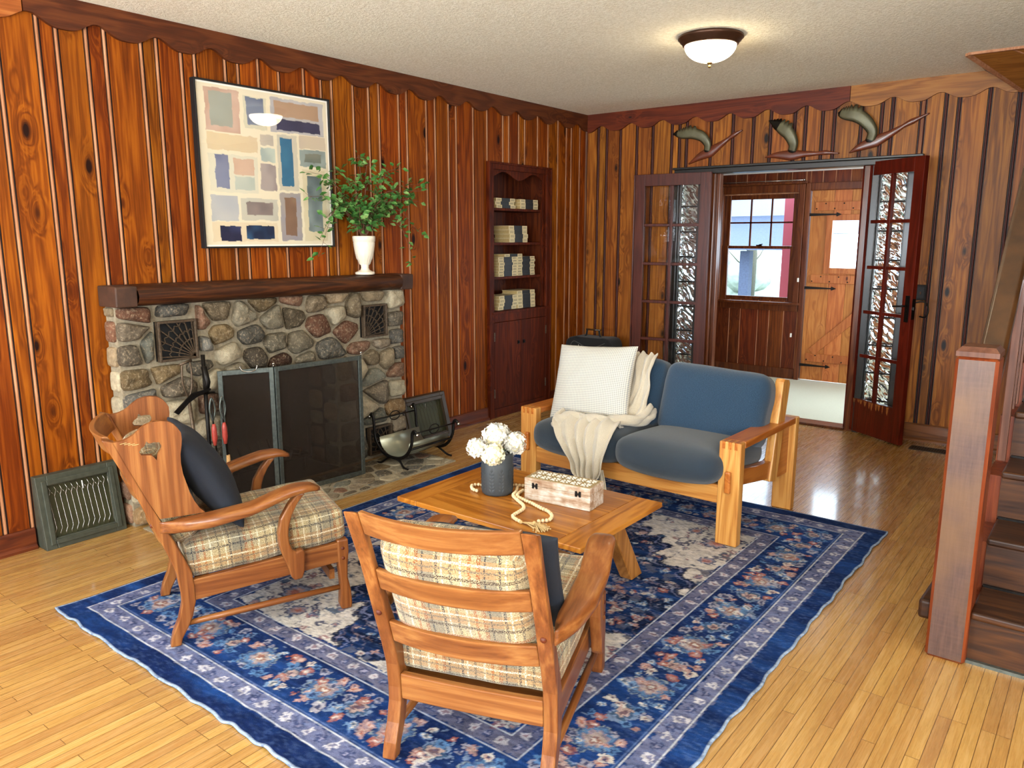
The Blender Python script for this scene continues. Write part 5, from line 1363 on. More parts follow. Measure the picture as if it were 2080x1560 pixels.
# ================================================================ RUG
def rug():
    HX, HY = 1.19, 1.45; cx, cy = 1.945, -3.52; st = .0052
    nx, ny = int(2*HX/st), int(2*HY/st)
    X, Y = np.meshgrid(np.linspace(-HX, HX, nx+1), np.linspace(-HY, HY, ny+1))
    def C(h): return np.array(srgb(h)[:3])
    def vn(sx, sy, seed, oct=3):
        out = 0; amp = 1; tot = 0
        for o in range(oct):
            gx = (X+HX)*sx*2**o; gy = (Y+HY)*sy*2**o; W = int(gx.max())+2; Hh = int(gy.max())+2
            r = np.random.RandomState(seed+o).rand(Hh+1, W+1); ix = gx.astype(int); iy = gy.astype(int); fx = gx-ix; fy = gy-iy; fx = fx*fx*(3-2*fx); fy = fy*fy*(3-2*fy)
            out = out+amp*((r[iy, ix]*(1-fx)+r[iy, ix+1]*fx)*(1-fy)+(r[iy+1, ix]*(1-fx)+r[iy+1, ix+1]*fx)*fy); tot += amp; amp *= .55
        return out/tot
    NAVY, NAVY2, BLUE, LBLUE, LAV, CREAM, PINK, RUST, TEAL, BLK = [C(h) for h in ('#152654', '#0f1935', '#28559e', '#7c9cc4', '#7c80a2', '#dcd4ca', '#b58f88', '#a8624e', '#2c4a68', '#12141f')]
    img = np.zeros(X.shape+(3,)); ab = vn(3, 14, 1); ab2 = vn(5, 5, 40); fine = vn(60, 160, 80, 2)
    d = np.minimum(HX-np.abs(X), HY-np.abs(Y))
    img[:] = NAVY
    def put(m, c, a=1.): img[m] = img[m]*(1-a)+c*a
    mixv = lambda A, B, k: A*(1-k[..., None])+B*k[..., None]
    img[:] = mixv(NAVY, BLUE, np.clip((ab-.35)*1.8, 0, 1)*.7)
    def band(a, b, c, c2=None, k=None):
        m = (d >= a) & (d < b)
        if c2 is None: put(m, c)
        else: img[m] = mixv(c, c2, k)[m]
    band(.088, .165, LAV, C('#5b6284'), ab2); band(.405, .475, C('#77758a'), C('#565a7a'), ab2)
    # field
    fx, fy = HX-.485, HY-.485
    inner = d >= .485
    an = np.arctan2(Y/fy, X/fx)+.02*vn(9, 9, 700); m1 = np.abs(X)/fx*.80+np.abs(Y)/fy*.92
    step = .045*np.sign(np.sin(an*12))*np.abs(np.sin(an*12))**.25+.03*np.sin(an*36)+.03*(vn(14, 14, 720)-.5)
    med = (m1+step) < 1.0
    img[inner] = mixv(CREAM, C('#c2b8b2'), ab2)[inner]
    img[inner & med] = mixv(NAVY2, BLUE, np.clip((ab-.42)*1.6, 0, .7))[inner & med]
    edge = inner & (np.abs(m1+step-1.0) < .016); put(edge, NAVY2, .9); edge2 = inner & (np.abs(m1+step-.965) < .008); put(edge2, LAV, .8)
    med2 = inner & ((np.abs(X)/.42+np.abs(Y)/.56+.06*np.sin(an*8)) < 1); img[med2] = mixv(NAVY, TEAL, ab2)[med2]
    e3 = inner & (np.abs(np.abs(X)/.42+np.abs(Y)/.56+.06*np.sin(an*8)-1) < .02); put(e3, C('#8e8fa2'), .7)
    # winding vines
    v1 = vn(8, 8, 200, 2); vine = np.abs(v1-.5) < .011
    put(vine & inner & ~med, C('#343a56'), .8); put(vine & inner & med, C('#8a8296'), .5); put(vine & (d > .19) & (d < .385), C('#8fa3c0'), .65)
    v2 = vn(11, 11, 260, 2); vine2 = np.abs(v2-.5) < .010
    put(vine2 & inner & med, C('#9a7f7a'), .45); put(vine2 & (d > .095) & (d < .16), C('#2a3358'), .7); put(vine2 & (d > .41) & (d < .47), C('#2a3358'), .7); put(vine2 & (d > .19) & (d < .385), C('#29407a'), .8)
    # main border cartouches: zigzag line
    R = random.Random(77)
    def stamp(cx_, cy_, r, cols, pet=6, rot=0., sq=1.0, pow_=1.):
        j0, j1 = int((cx_-r+HX)/st)-1, int((cx_+r+HX)/st)+2; i0, i1 = int((cy_-r+HY)/st)-1, int((cy_+r+HY)/st)+2
        j0, i0 = max(0, j0), max(0, i0); j1, i1 = min(nx+1, j1), min(ny+1, i1)
        if j1 <= j0 or i1 <= i0: return
        x = X[i0:i1, j0:j1]-cx_; y = (Y[i0:i1, j0:j1]-cy_)*sq; rr = np.sqrt(x*x+y*y)/r; a = np.arctan2(y, x)+rot
        f = rr/(.72+.28*np.abs(np.cos(a*pet/2))**pow_)
        sub = img[i0:i1, j0:j1]
        for lim, c in cols:
            m = f < lim; sub[m] = sub[m]*.15+c*.85
    FL = [[(1, CREAM), (.55, PINK), (.28, NAVY)], [(1, PINK), (.6, C('#cdb0a4')), (.3, RUST)], [(1, LBLUE), (.6, CREAM), (.3, TEAL)], [(1, C('#a9a6b4')), (.5, NAVY)], [(1, RUST), (.6, PINK), (.25, CREAM)]]
    # field scatter
    for k in range(1500):
        x, y = R.uniform(-fx, fx), R.uniform(-fy, fy); mm = abs(x)/fx*.80+abs(y)/fy*.92
        if mm < .95:
            r = R.uniform(.008, .024); c = R.choice(FL) if R.random() < .75 else [(1, C('#5b6078'))]
            stamp(x, y, r, [(l, q*.85) for l, q in c], R.choice((4, 5, 6, 8)), R.random()*6)
        elif mm > 1.06 and R.random() < .55:
            r = R.uniform(.010, .022); stamp(x, y, r, R.choice([[(1, C('#4b5675')), (.5, PINK)], [(1, NAVY), (.5, CREAM)], [(1, C('#8a5f66')), (.4, CREAM)], [(1, TEAL)]]), R.choice((3, 4, 5)), R.random()*6)
    for sx in (-1, 1):
        for sy in (-1, 1):
            for (x, y, r) in ((.82*fx, .80*fy, .055), (.62*fx, .90*fy, .035), (.90*fx, .58*fy, .035)):
                stamp(sx*x, sy*y, r*1.25, [(1, NAVY), (.8, C('#8f93a8')), (.6, PINK), (.3, RUST)], 8, .3)
    for (x, y) in ((0, 0), (0, .30), (0, -.30), (.22, 0), (-.22, 0)): stamp(x, y, .085, [(1, C('#8f93a8')), (.86, NAVY2), (.68, PINK), (.45, CREAM), (.22, RUST)], 8)
    # borders
    def along(dd, stepv, fn):
        # runs round the rug at distance dd from the edge
        hx, hy = HX-dd, HY-dd; n = int(round(2*hx/stepv))
        for k in range(n+1):
            for s in (-1, 1): fn(lerp(-hx, hx, k/n), s*hy, k, True)
        n = int(round(2*hy/stepv))
        for k in range(1, n):
            for s in (-1, 1): fn(s*hx, lerp(-hy, hy, k/n), k, False)
    along(.126, .056, lambda x, y, k, h: stamp(x, y, .022, [(1, C('#d8d4da')), (.45, C('#6d6e92'))], 5, k) if k % 2 else stamp(x, y, .018, [(1, C('#39436b')), (.5, C('#9a98b4'))], 4, k))
    along(.440, .054, lambda x, y, k, h: stamp(x, y, .021, [(1, C('#cfc9cf')), (.45, C('#8a6a74'))], 5, k) if k % 2 else stamp(x, y, .017, [(1, C('#39436b')), (.5, C('#a3a0b8'))], 4, k))
    def big(x, y, k, h):
        if k % 2 == 0: stamp(x, y, .074, [(1, C('#8f9a9c')), (.93, C('#27447a')), (.80, C('#5c80a8')), (.62, C('#a08a90')), (.48, C('#b8a69c')), (.3, C('#94604f')), (.15, CREAM)], 8, .4+k, pow_=.6)
        else: stamp(x, y, .050, [(1, C('#8496b4')), (.8, TEAL), (.55, C('#c3a79c')), (.3, C('#5c4250'))], 6, .2)
    along(.285, .17, big)
    def small(x, y, k, h):
        ox = R.uniform(-.03, .03)
        if not (abs(x) < HX-.18 or abs(y) < HY-.18): return
        stamp(x+(0 if not h else ox), y+(ox if not h else 0), R.uniform(.012, .026), R.choice(FL+[[(1, C('#5f88b8')), (.5, NAVY)]]), R.choice((3, 4, 5)), R.random()*6)
    along(.215, .05, small); along(.355, .05, small); along(.25, .07, small); along(.32, .07, small)
    # worn, slightly smeared drawing
    J, I = np.meshgrid(np.arange(nx+1), np.arange(ny+1)); w1, w2, w3, w4 = vn(16, 16, 900, 3)-.5, vn(16, 16, 930, 3)-.5, vn(75, 75, 960, 2)-.5, vn(75, 75, 990, 2)-.5
    amp = np.where(d > .006, 1., 0.)
    img = img[np.clip(I+(w1*6+w3*3)*amp, 0, ny).astype(int), np.clip(J+(w2*6+w4*4)*amp, 0, nx).astype(int)]
    for a, w, c in ((0, .0055, C('#aebfd6')), (.084, .005, C('#d9dbe0')), (.163, .005, C('#d9dbe0')), (.176, .0045, C('#5f76a8')), (.400, .0045, C('#c9ccd6')), (.475, .006, C('#d9dbe0')), (.391, .004, C('#4a5c8e'))):
        put((d >= a) & (d < a+w), c, .85)
    # worn pile
    wear = np.clip((fine-.50)*3.4, 0, 1)*.24*np.clip(vn(4, 4, 500)*1.8-.3, .2, 1)
    img[:] = img*(1-wear[..., None])+C('#6f8cc0')*wear[..., None]; dk = (np.clip((vn(70, 150, 600, 2)-.52)*3.2, 0, 1)*.5)[..., None]; img[:] = img*(1-dk)+C('#1c2c58')*dk
    img *= (.52+.5*vn(40, 90, 300, 2))[..., None]
    # mesh
    rip = np.zeros(X.shape)
    near = np.clip((-Y-HY+.16)/.16, 0, 1); rip += near*(.003+.003*np.sin(X*31+2*np.sin(X*5))+.002*np.sin(X*67+1))*np.clip(near*1.2, 0, 1)
    nr = np.clip((X-HX+.10)/.10, 0, 1); rip += nr*(.002+.002*np.sin(Y*17))
    Z = .0075+rip+.0012*np.sin(X*9+Y*5)
    dX = np.zeros(X.shape); dY = near*(.0022*np.sin(X*31+2*np.sin(X*5))+.0014*np.sin(X*67+3*np.sin(X*3))-.004*np.exp(-((X-.2)/.06)**2)); dX = nr*(.004*np.sin(Y*15)+.003*np.sin(Y*41))
    me = bpy.data.meshes.new('rug'); N = (nx+1)*(ny+1)
    co = np.stack([X+dX, Y+dY, Z], -1).reshape(-1, 3)
    i = np.arange(ny)[:, None]*(nx+1)+np.arange(nx)[None, :]; q = np.stack([i, i+1, i+nx+2, i+nx+1], -1).reshape(-1, 4)
    me.vertices.add(N); me.vertices.foreach_set('co', co.ravel().astype(np.float32))
    me.loops.add(q.size); me.loops.foreach_set('vertex_index', q.ravel().astype(np.int32))
    me.polygons.add(len(q)); me.polygons.foreach_set('loop_start', np.arange(0, q.size, 4, dtype=np.int32)); me.polygons.foreach_set('loop_total', np.full(len(q), 4, dtype=np.int32))
    me.polygons.foreach_set('use_smooth', np.ones(len(q), dtype=bool))
    me.update(calc_edges=True); me.validate()
    ca = me.color_attributes.new('Col', 'FLOAT_COLOR', 'POINT'); ca.data.foreach_set('color', np.concatenate([np.clip(img, 0, 1).reshape(-1, 3), np.ones((N, 1))], 1).astype(np.float32).ravel())
    MT['rug'] = attrcol('rug_pile', 'Col', .95, nscale=300, namt=.3, bump=.5, bs=300, spec=.05); me.materials.append(MT['rug'])
    o = bpy.data.objects.new('area_rug', me); COL.objects.link(o); o.location = (cx, cy, 0)
    md = o.modifiers.new('thickness', 'SOLIDIFY'); md.thickness = .0055; md.offset = -1
    tag(o, 'large blue and cream patterned area rug on the strip floor', 'rug')
rug()
RZ = .0095   # height of the pile under the furniture

# ================================================================ SOFA
def sofa():
    K = thing('loveseat', 'two-seat oak-framed sofa with blue wool cushions', 'sofa', (1.33, -2.708, 0), -.028)
    W, D, H, lw = 1.295, .751, .512, .107
    for x in (0, W-lw):
        b = MB(); b.box(x, x+lw, 0, .052, RZ, H-.0); b.build('leg', 'sofaV', K, bev=.006)
        b = MB(); b.box(x, x+lw, D-.052, D, .001, H-.001); b.build('leg', 'sofaV', K, bev=.006)
        b = MB(); b.box(x, x+lw, .0525, D-.0525, H-.034, H); b.build('arm', 'sofaY', K, bev=.006)
        # finger joints on top of the front legs
        b = MB()
        for k in range(3): b.box(x+lw*(.14+.28*k), x+lw*(.28+.28*k), -.0006, .0525, H-.034, H+.0006)
        b.build('finger_joint', 'sofaY', K)
        xi = x+.030
        pr = [(.053, .292), (.053, .372), (.30, .335), (.46, .320), (.52, .335), (.57, .39), (.62, .478), (.698, .478), (.698, .205), (.60, .207)]
        b = MB(); b.prism(pr, xi, xi+.045, 'x'); b.build('side_panel', 'sofaY', K, bev=.004)
        b = MB(); b.box(x+.040, x+.068, -.020, .0, .268, .374); b.build('tenon_block', 'sofaY', K, bev=.008, seg=3)
        # inclined back post
        xx = x+lw if x < .5 else x
        x2 = (.022, .068) if x < .5 else (W-.068, W-.022)
        b = MB(); b.prism([(.44, .22), (.53, .20), (.640, .70), (.628, .722), (.560, .735), (.545, .72)], x2[0], x2[1], 'x'); b.build('back_post', 'sofaV', K, bev=.006)
    b = MB(); b.box(lw, W-lw, .006, .034, .205, .296); b.build('front_rail', 'sofaX', K, bev=.004)
    b = MB(); b.box(lw, W-lw, .56, .585, .18, .27); b.build('rear_rail', 'sofaX', K, bev=.004)
    for z, d in ((.36, .545), (.50, .575), (.64, .605)): b = MB(); b.box(lw+.035, W-lw-.035, d, d+.02, z, z+.06); b.build('back_slat', 'sofaX', K, bev=.003)
    for k in range(5): b = MB(); b.bar((lw+.01, .12+k*.10, .262-.008*k), (W-lw-.01, .12+k*.10, .262-.008*k), .05, .014); b.build('seat_slat', 'sofaX', K)
    def sg(w, e):
        f = max(0, -e[1]); w.z -= .030*f**3*max(0, 1-e[0]**2); w.y -= .02*max(0, 1-e[0]**4)*f; return w
    for k, xc in enumerate((.385, .925)):
        M = R4(math.radians(-3.0), 0, 0, (xc, .225+(.02 if k == 0 else 0), .368))
        cushion('seat_cushion', 'seat', K, .283, .285, .070, .062, M, puff=(.012, .02, .028), fn=sg, label='darker charcoal-blue seat cushion')
    for k, xc in enumerate((.375, .950)):
        M = R4(math.radians(-17), math.radians(2.0 if k else .5), math.radians(1.5 if k else -1), (xc, .455, .575+(.014 if k == 0 else 0)))
        cushion('back_cushion', 'blue', K, .278, .080, .185, .046, M, puff=(.010, .034, .010), fn=lambda w, e: w+Vector((.006, .008, .008))*mnoise.noise(Vector((w.x*7+xc, w.z*8, 4+k))))
    return K
SF = sofa()
SFM = Matrix.Translation((1.33, -2.708, 0)) @ Matrix.Rotation(-.028, 4, 'Z')
def throw_pillow(name, mat, label, W, H, T, M, **k):
    o = pillow(name, mat, None, W, H, T, Matrix(), **k); o.matrix_world = M; tag(o, label, 'pillow'); return o
throw_pillow('throw_pillow', 'gingham', 'cream checked square pillow leaning on the sofa back', .475, .43, .15, SFM @ R4(0, 0, 0, (.345, .205, .655)) @ R4(math.radians(68), math.radians(-3), math.radians(6)), pinch=.05)
def blanket():
    mb = MB(); bm = mb.bm; NU, NV = 64, 120
    # key sections from the bundle under the pillow to the hanging tip: (left x, right x, y, z)
    keyA = [(.27, .60, .13, .478), (.25, .62, .06, .492), (.255, .64, .00, .488), (.272, .645, -.055, .462), (.315, .640, -.082, .42), (.37, .625, -.088, .36), (.415, .612, -.088, .30), (.425, .60, -.086, .25), (.455, .585, -.084, .22), (.50, .555, -.082, .175)]
    keyB = [(.50, .62, .43, .80), (.50, .64, .37, .78), (.52, .64, .325, .70), (.52, .655, .29, .62), (.50, .66, .25, .545), (.40, .66, .20, .495), (.34, .63, .14, .485)]
    for keys, ph, nf, amp in ((keyA, 0., 5, .017), (keyB, 2., 3, .014)):
        ts = np.linspace(0, len(keys)-1, NV); g = []
        cols = [np.interp(ts, range(len(keys)), [k[i] for k in keys]) for i in range(4)]
        cols = [np.convolve(np.pad(c, 4, 'edge'), np.ones(9)/9, 'valid') for c in cols]
        for j in range(NV):
            xl, xr, y, z = [c[j] for c in cols]; row = []
            j2 = min(j+1, NV-1); j1 = max(j-1, 0); tn = Vector((0, cols[2][j2]-cols[2][j1], cols[3][j2]-cols[3][j1])).normalized(); nm = Vector((0, tn.z, -tn.y))
            if nm.y > 0: nm = -nm
            t = j/NV
            for i in range(NU+1):
                u = i/NU; warp = u+.03*math.sin(u*9+t*4)
                f = math.sin(warp*nf*2*PI+ph+t*2.2); f = f*abs(f)**.3
                f2 = mnoise.noise(Vector((u*6, t*5, 3+ph)))
                off = amp*(f*.8+.9*f2)+amp
                p = Vector((lerp(xl, xr, u)+.010*mnoise.noise(Vector((t*6, u*2, 8+ph))), y, z))+nm*off
                row.append(mb.v(p))
            g.append(row)
        for j in range(NV-1):
            for i in range(NU): mb.face([g[j][i], g[j][i+1], g[j+1][i+1], g[j+1][i]], 0, True)
    # bunched roll at the left under the pillow and the lower tail behind
    def roll(path, r0, seed):
        P = bez(path, 8); m = len(P); prev = None
        for k, p in enumerate(P):
            r = r0*(.5+.5*math.sin(PI*min(1, (k+2)/m)))
            d = (P[min(k+1, m-1)]-P[max(k-1, 0)]).normalized(); s = d.cross(Vector((0, 0, 1))); s = s.normalized() if s.length > .05 else Vector((1, 0, 0)); w = s.cross(d)
            cur = [mb.v(p+(s*math.cos(a)+w*math.sin(a))*r*(1+.22*math.sin(a*3+k*.5+seed))) for a in [2*PI*q/18 for q in range(18)]]
            if prev:
                for q in range(18): mb.face([prev[q], prev[(q+1) % 18], cur[(q+1) % 18], cur[q]], 0, True)
            prev = cur
    roll([(.262, -.035, .452), (.30, -.03, .478), (.345, .01, .492), (.40, .05, .50)], .036, 1)
    roll([(.36, .04, .502), (.44, .02, .502), (.52, .035, .50), (.60, .10, .50), (.655, .19, .505), (.665, .28, .56)], .026, 3)
    roll([(.50, .10, .487), (.60, .16, .487), (.67, .24, .495), (.655, .34, .52)], .026, 5)
    tail = [(.575, .60, -.075, .27), (.575, .615, -.072, .20), (.575, .625, -.072, .14), (.57, .62, -.072, .10)]
    g = []
    for xl, xr, y, z in tail: g.append([mb.v((lerp(xl, xr, i/6), y+.006*math.sin(i*1.6), z)) for i in range(7)])
    for j in range(3):
        for i in range(6): mb.face([g[j][i], g[j][i+1], g[j+1][i+1], g[j+1][i]], 0, True)
    o = mb.build('throw_blanket', 'throw', None, solid=.006); o.matrix_world = SFM
    tag(o, 'crumpled cream throw draped over the sofa seat beneath the checked pillow', 'blanket')
blanket()

# ================================================================ COFFEE TABLE AND WHAT STANDS ON IT
def table():
    x0, x1, y0, y1, z = 1.735, 2.602, -4.052, -3.470, .43
    K = thing('coffee_table', 'low wooden coffee table with splayed plank legs', 'coffee table', ((x0+x1)/2, (y0+y1)/2, 0)); L = K.location
    b = MB(off=L); w = .105; b.box(x0+w, x1-w, y0, y1, z-.020, z); b.build('tabletop', 'tblX', K, bev=.003)
    for a, c in ((x0, x0+w-.0004), (x1-w+.0004, x1)): b = MB(off=L); b.box(a, c, y0, y1, z-.020, z); b.build('breadboard_end', 'tblY', K, bev=.003)
    for sx, xc in ((-1, 1.93), (1, 2.385)):
        b = MB(off=L); b.box(xc-.022, xc+.022, y0+.06, y1-.06, z-.075, z-.0205); b.build('bearer', 'tblY', K, bev=.003)
        for sy in (-1, 1):
            ym = (y0+y1)/2; yt, yb = ym+sy*.24, ym+(.455 if sy > 0 else -.37)
            b = MB(off=L); xa, xb = xc-.030, xc+.030
            zt = z-.0762
            b.prism([(yt-.045, zt), (yt+.045, zt), (yb+.045, RZ), (yb-.045, RZ)], xa, xb, 'x'); b.build('leg', 'tblV', K, bev=.005)
    b = MB(off=L); b.box(1.965, 2.352, -3.79, -3.73, .205, .245); st = b.build('stretcher', 'tblX', K, bev=.005)
    b = MB(off=L)
    if False: b.prism([(1.80+.10*math.cos(a)*(1 if math.cos(a) < 0 else .6), -3.95+.055*math.sin(a)) for a in [2*PI*k/20 for k in range(20)]], .30, .325, 'z')
    return K
table()
TZ = .4305
V_ = thing('stoneware_vase', 'matte grey cylinder vase with raised leaf sprigs', 'vase', (2.02, -3.77, TZ))
b = MB(); b.lathe([(0, 0), (.056, 0), (.061, .004), (.063, .012), (.063, .165), (.061, .168), (.058, .165), (.058, .02), (0, .02)], n=48); b.build('vase_body', 'greyv', V_)
b = MB()
for s in range(10):
    a0 = 2*PI*s/10
    def on(a, z, r=.0635): return Vector((math.cos(a)*r, math.sin(a)*r, z))
    for k in range(6):
        for sg in (-1, 1):
            z = .014+k*.0145; c0 = on(a0, z, .063); c1 = on(a0+sg*.20, z+.020, .0635)
            P = [c0, on(a0+sg*.17, z+.002, .0638), c1, on(a0+sg*.04, z+.014, .0638)]; q = [b.v(p) for p in P]; m = b.v(sum(P, Vector())/4*1.045)
            m.co = Vector((m.co.x, m.co.y, z+.010))
            for i in range(4): b.face([q[i], q[(i+1) % 4], m], 0, True)
    P = [on(a0, .098, .0634), on(a0+.09, .106, .0638), on(a0, .122, .0636), on(a0-.09, .106, .0638)]; q = [b.v(p) for p in P]; m = b.v(on(a0, .109, .0668))
    for i in range(4): b.face([q[i], q[(i+1) % 4], m], 0, True)
b.build('leaf_relief', 'greyv', V_)
def hydrangea(c, r, label, seed, mat='petal'):
    t = thing('hydrangea_stem', label, 'flower', (2.02, -3.77, TZ+.06), group='white hydrangeas in the grey vase'); L = t.location
    c = Vector(c); rn = random.Random(seed)
    b = MB(off=L); b.tube(bez([Vector((2.02, -3.77, TZ+.06)), Vector((2.02, -3.77, TZ+.15)).lerp(c, .25), c], 6), .0028, 6); b.build('stem', 'stem', t)
    b = MB(off=L); n = int(95*(r/.05)**2*.9)
    for k in range(n):
        z = 1-2*(k+.5)/n; a = k*2.39996; d = Vector((math.sqrt(1-z*z)*math.cos(a), math.sqrt(1-z*z)*math.sin(a), z))
        p = c+d*r*rn.uniform(.78, 1.05); s = d.cross(Vector((.3, .2, 1))).normalized(); w = d.cross(s); ro = rn.uniform(0, PI); pr = rn.uniform(.008, .0115)
        tilt = Vector((rn.uniform(-.3, .3), rn.uniform(-.3, .3), rn.uniform(-.3, .3)))
        dd = (d+tilt).normalized(); s = dd.cross(s).normalized(); w = dd.cross(s)
        for q in range(4):
            aa = ro+q*PI/2; e = s*math.cos(aa)+w*math.sin(aa); f = s*math.cos(aa+PI/2)+w*math.sin(aa+PI/2)
            P = [p, p+e*pr*.6+f*pr*.55+dd*.0015, p+e*pr*1.2+f*pr*.3+dd*rn.uniform(-.001, .004), p+e*pr*1.2-f*pr*.3+dd*rn.uniform(-.001, .004), p+e*pr*.6-f*pr*.55+dd*.0015]
            V = [b.v(x) for x in P]; b.face(V, 0, True)
    h = b.build('flower_head', mat, t); h['kind'] = 'stuff'
    b = MB(off=L); b.sphere(c, r*.82, 12, 8); b.build('inner_petals', 'petalc', t)
hydrangea((2.00, -3.875, .635), .040, 'white hydrangea hanging furthest left over the rim of the grey vase', 1)
hydrangea((2.055, -3.84, .612), .046, 'creamy hydrangea low at the front of the grey vase', 2, 'petalc')
hydrangea((2.01, -3.775, .662), .052, 'tallest white hydrangea at the centre of the grey vase', 3)
hydrangea((2.05, -3.70, .625), .050, 'white hydrangea low at the right of the grey vase', 4)
hydrangea((1.985, -3.715, .655), .045, 'white hydrangea at the upper right rear of the grey vase', 5)
# bead garland
GA = thing('bead_garland', 'pale wooden bead garland with two jute tassels trailing over the table', 'garland', (2.2, -3.85, TZ))
L = GA.location
sA = [(2.06, -3.69), (2.089, -3.736), (2.107, -3.778), (2.159, -3.815), (2.205, -3.843), (2.232, -3.877), (2.24, -3.92), (2.248, -3.962), (2.28, -3.983), (2.305, -3.99)]
sB = [(2.10, -3.705), (2.109, -3.745), (2.128, -3.778), (2.182, -3.797), (2.225, -3.809), (2.278, -3.829), (2.32, -3.842), (2.358, -3.87), (2.377, -3.912), (2.364, -3.935), (2.348, -3.956)]
sC = [(1.955, -3.822), (1.932, -3.818), (1.912, -3.802), (1.897, -3.783), (1.905, -3.762), (1.925, -3.752), (1.945, -3.742)]
sD = [(2.025, -3.676), (2.045, -3.664), (2.062, -3.655), (2.08, -3.650)]
beads = []
proto = None
for path in (sA, sB, sC, sD):
    P = bez([(x, y, 0) for x, y in path], 30); last = None
    for p in P:
        if last is None or (p-last).length >= .0142:
            last = p
            if any((Vector(q)-p).length < .0125 for q in beads): continue
            beads.append(tuple(p))
for p in beads:
    if proto is None:
        b = MB(); b.sphere((0, 0, 0), .0073, 12, 8); proto = b.build('bead', 'beadw', GA); o = proto
    else: o = proto.copy(); COL.objects.link(o)
    o.parent = GA; o.location = Vector((p[0], p[1], TZ+.0073))-L
rn = random.Random(9)
for (c, d) in (((2.308, -3.992), (.85, .10)), ((2.350, -3.968), (.80, -.45))):
    b = MB(off=L); d = Vector((*d, 0)).normalized(); s = Vector((-d.y, d.x, 0)); c3 = Vector((*c, TZ+.006))
    b.sphere(c3, .007, 10, 6)
    for k in range(30):
        o_ = rn.uniform(-1, 1); l = rn.uniform(.06, .085); e = c3+d*l+s*o_*.034; e.z = TZ+.002+rn.uniform(0, .006); m = c3+d*l*.45+s*o_*.011; m.z = TZ+.008
        b.tube([c3, m, e], .0011, 4); b.sphere(e, .0028, 6, 4)
    b.build('tassel', 'jute', GA)
# decorative box
bx_p0, bx_p1 = Vector((2.153, -3.765)), Vector((2.437, -3.735)); ang = math.atan2(.03, .284)
BX = thing('decorative_box', 'whitewashed wooden box with a pearl-inlaid lid and black hinges', 'box', (2.153, -3.765, TZ), ang)
W_, D_, H_b = .2856, .118, .088
b = MB(); b.box(0, W_, 0, D_, 0, H_b*.68); b.build('box_body', 'wash', BX, bev=.0015)
b = MB(); b.box(0, W_, 0, D_, H_b*.69, H_b); ld = b.build('lid', 'wash', BX, bev=.0015)
b = MB(); b.box(.006, W_-.006, .006, D_-.006, H_b, H_b+.0012); b.build('fretwork', 'goldw', ld)
b = MB()
nx_, ny_ = 6, 2
for i in range(nx_):
    for j in range(ny_):
        cx, cy = lerp(.012, W_-.012, (i+.5)/nx_), lerp(.010, D_-.010, (j+.5)/ny_); r = .0225
        for k in range(4):
            a = PI/4+k*PI/2; P = [(cx+.003*math.cos(a), cy+.003*math.sin(a)), (cx+r*.62*math.cos(a-.33), cy+r*.62*math.sin(a-.33)), (cx+r*1.05*math.cos(a), cy+r*1.05*math.sin(a)), (cx+r*.62*math.cos(a+.33), cy+r*.62*math.sin(a+.33))]
            b.prism(P, H_b+.0012, H_b+.0026, 'z')
        for k in range(4):
            a = k*PI/2; P = [(cx+r*.42*math.cos(a), cy+r*.42*math.sin(a)), (cx+r*.85*math.cos(a-.22), cy+r*.85*math.sin(a-.22)), (cx+r*.85*math.cos(a+.22), cy+r*.85*math.sin(a+.22))]
            b.prism(P, H_b+.0012, H_b+.0026, 'z')
b.build('pearl_inlay', 'inlay', ld)
for x in (.047, .235):
    b = MB()
    for sx in (-1, 1):
        for sz in (-1, 1): b.prism([(x, H_b*.68+sz*.001), (x+sx*.012, H_b*.68+sz*.002), (x+sx*.013, H_b*.68+sz*.010), (x+sx*.006, H_b*.68+sz*.012), (x+sx*.003, H_b*.68+sz*.008)], -.0015, -.0002, 'y')
    b.tube([(x-.012, -.002, H_b*.68), (x+.012, -.002, H_b*.68)], .0018, 6); b.build('hinge', 'iron', BX)

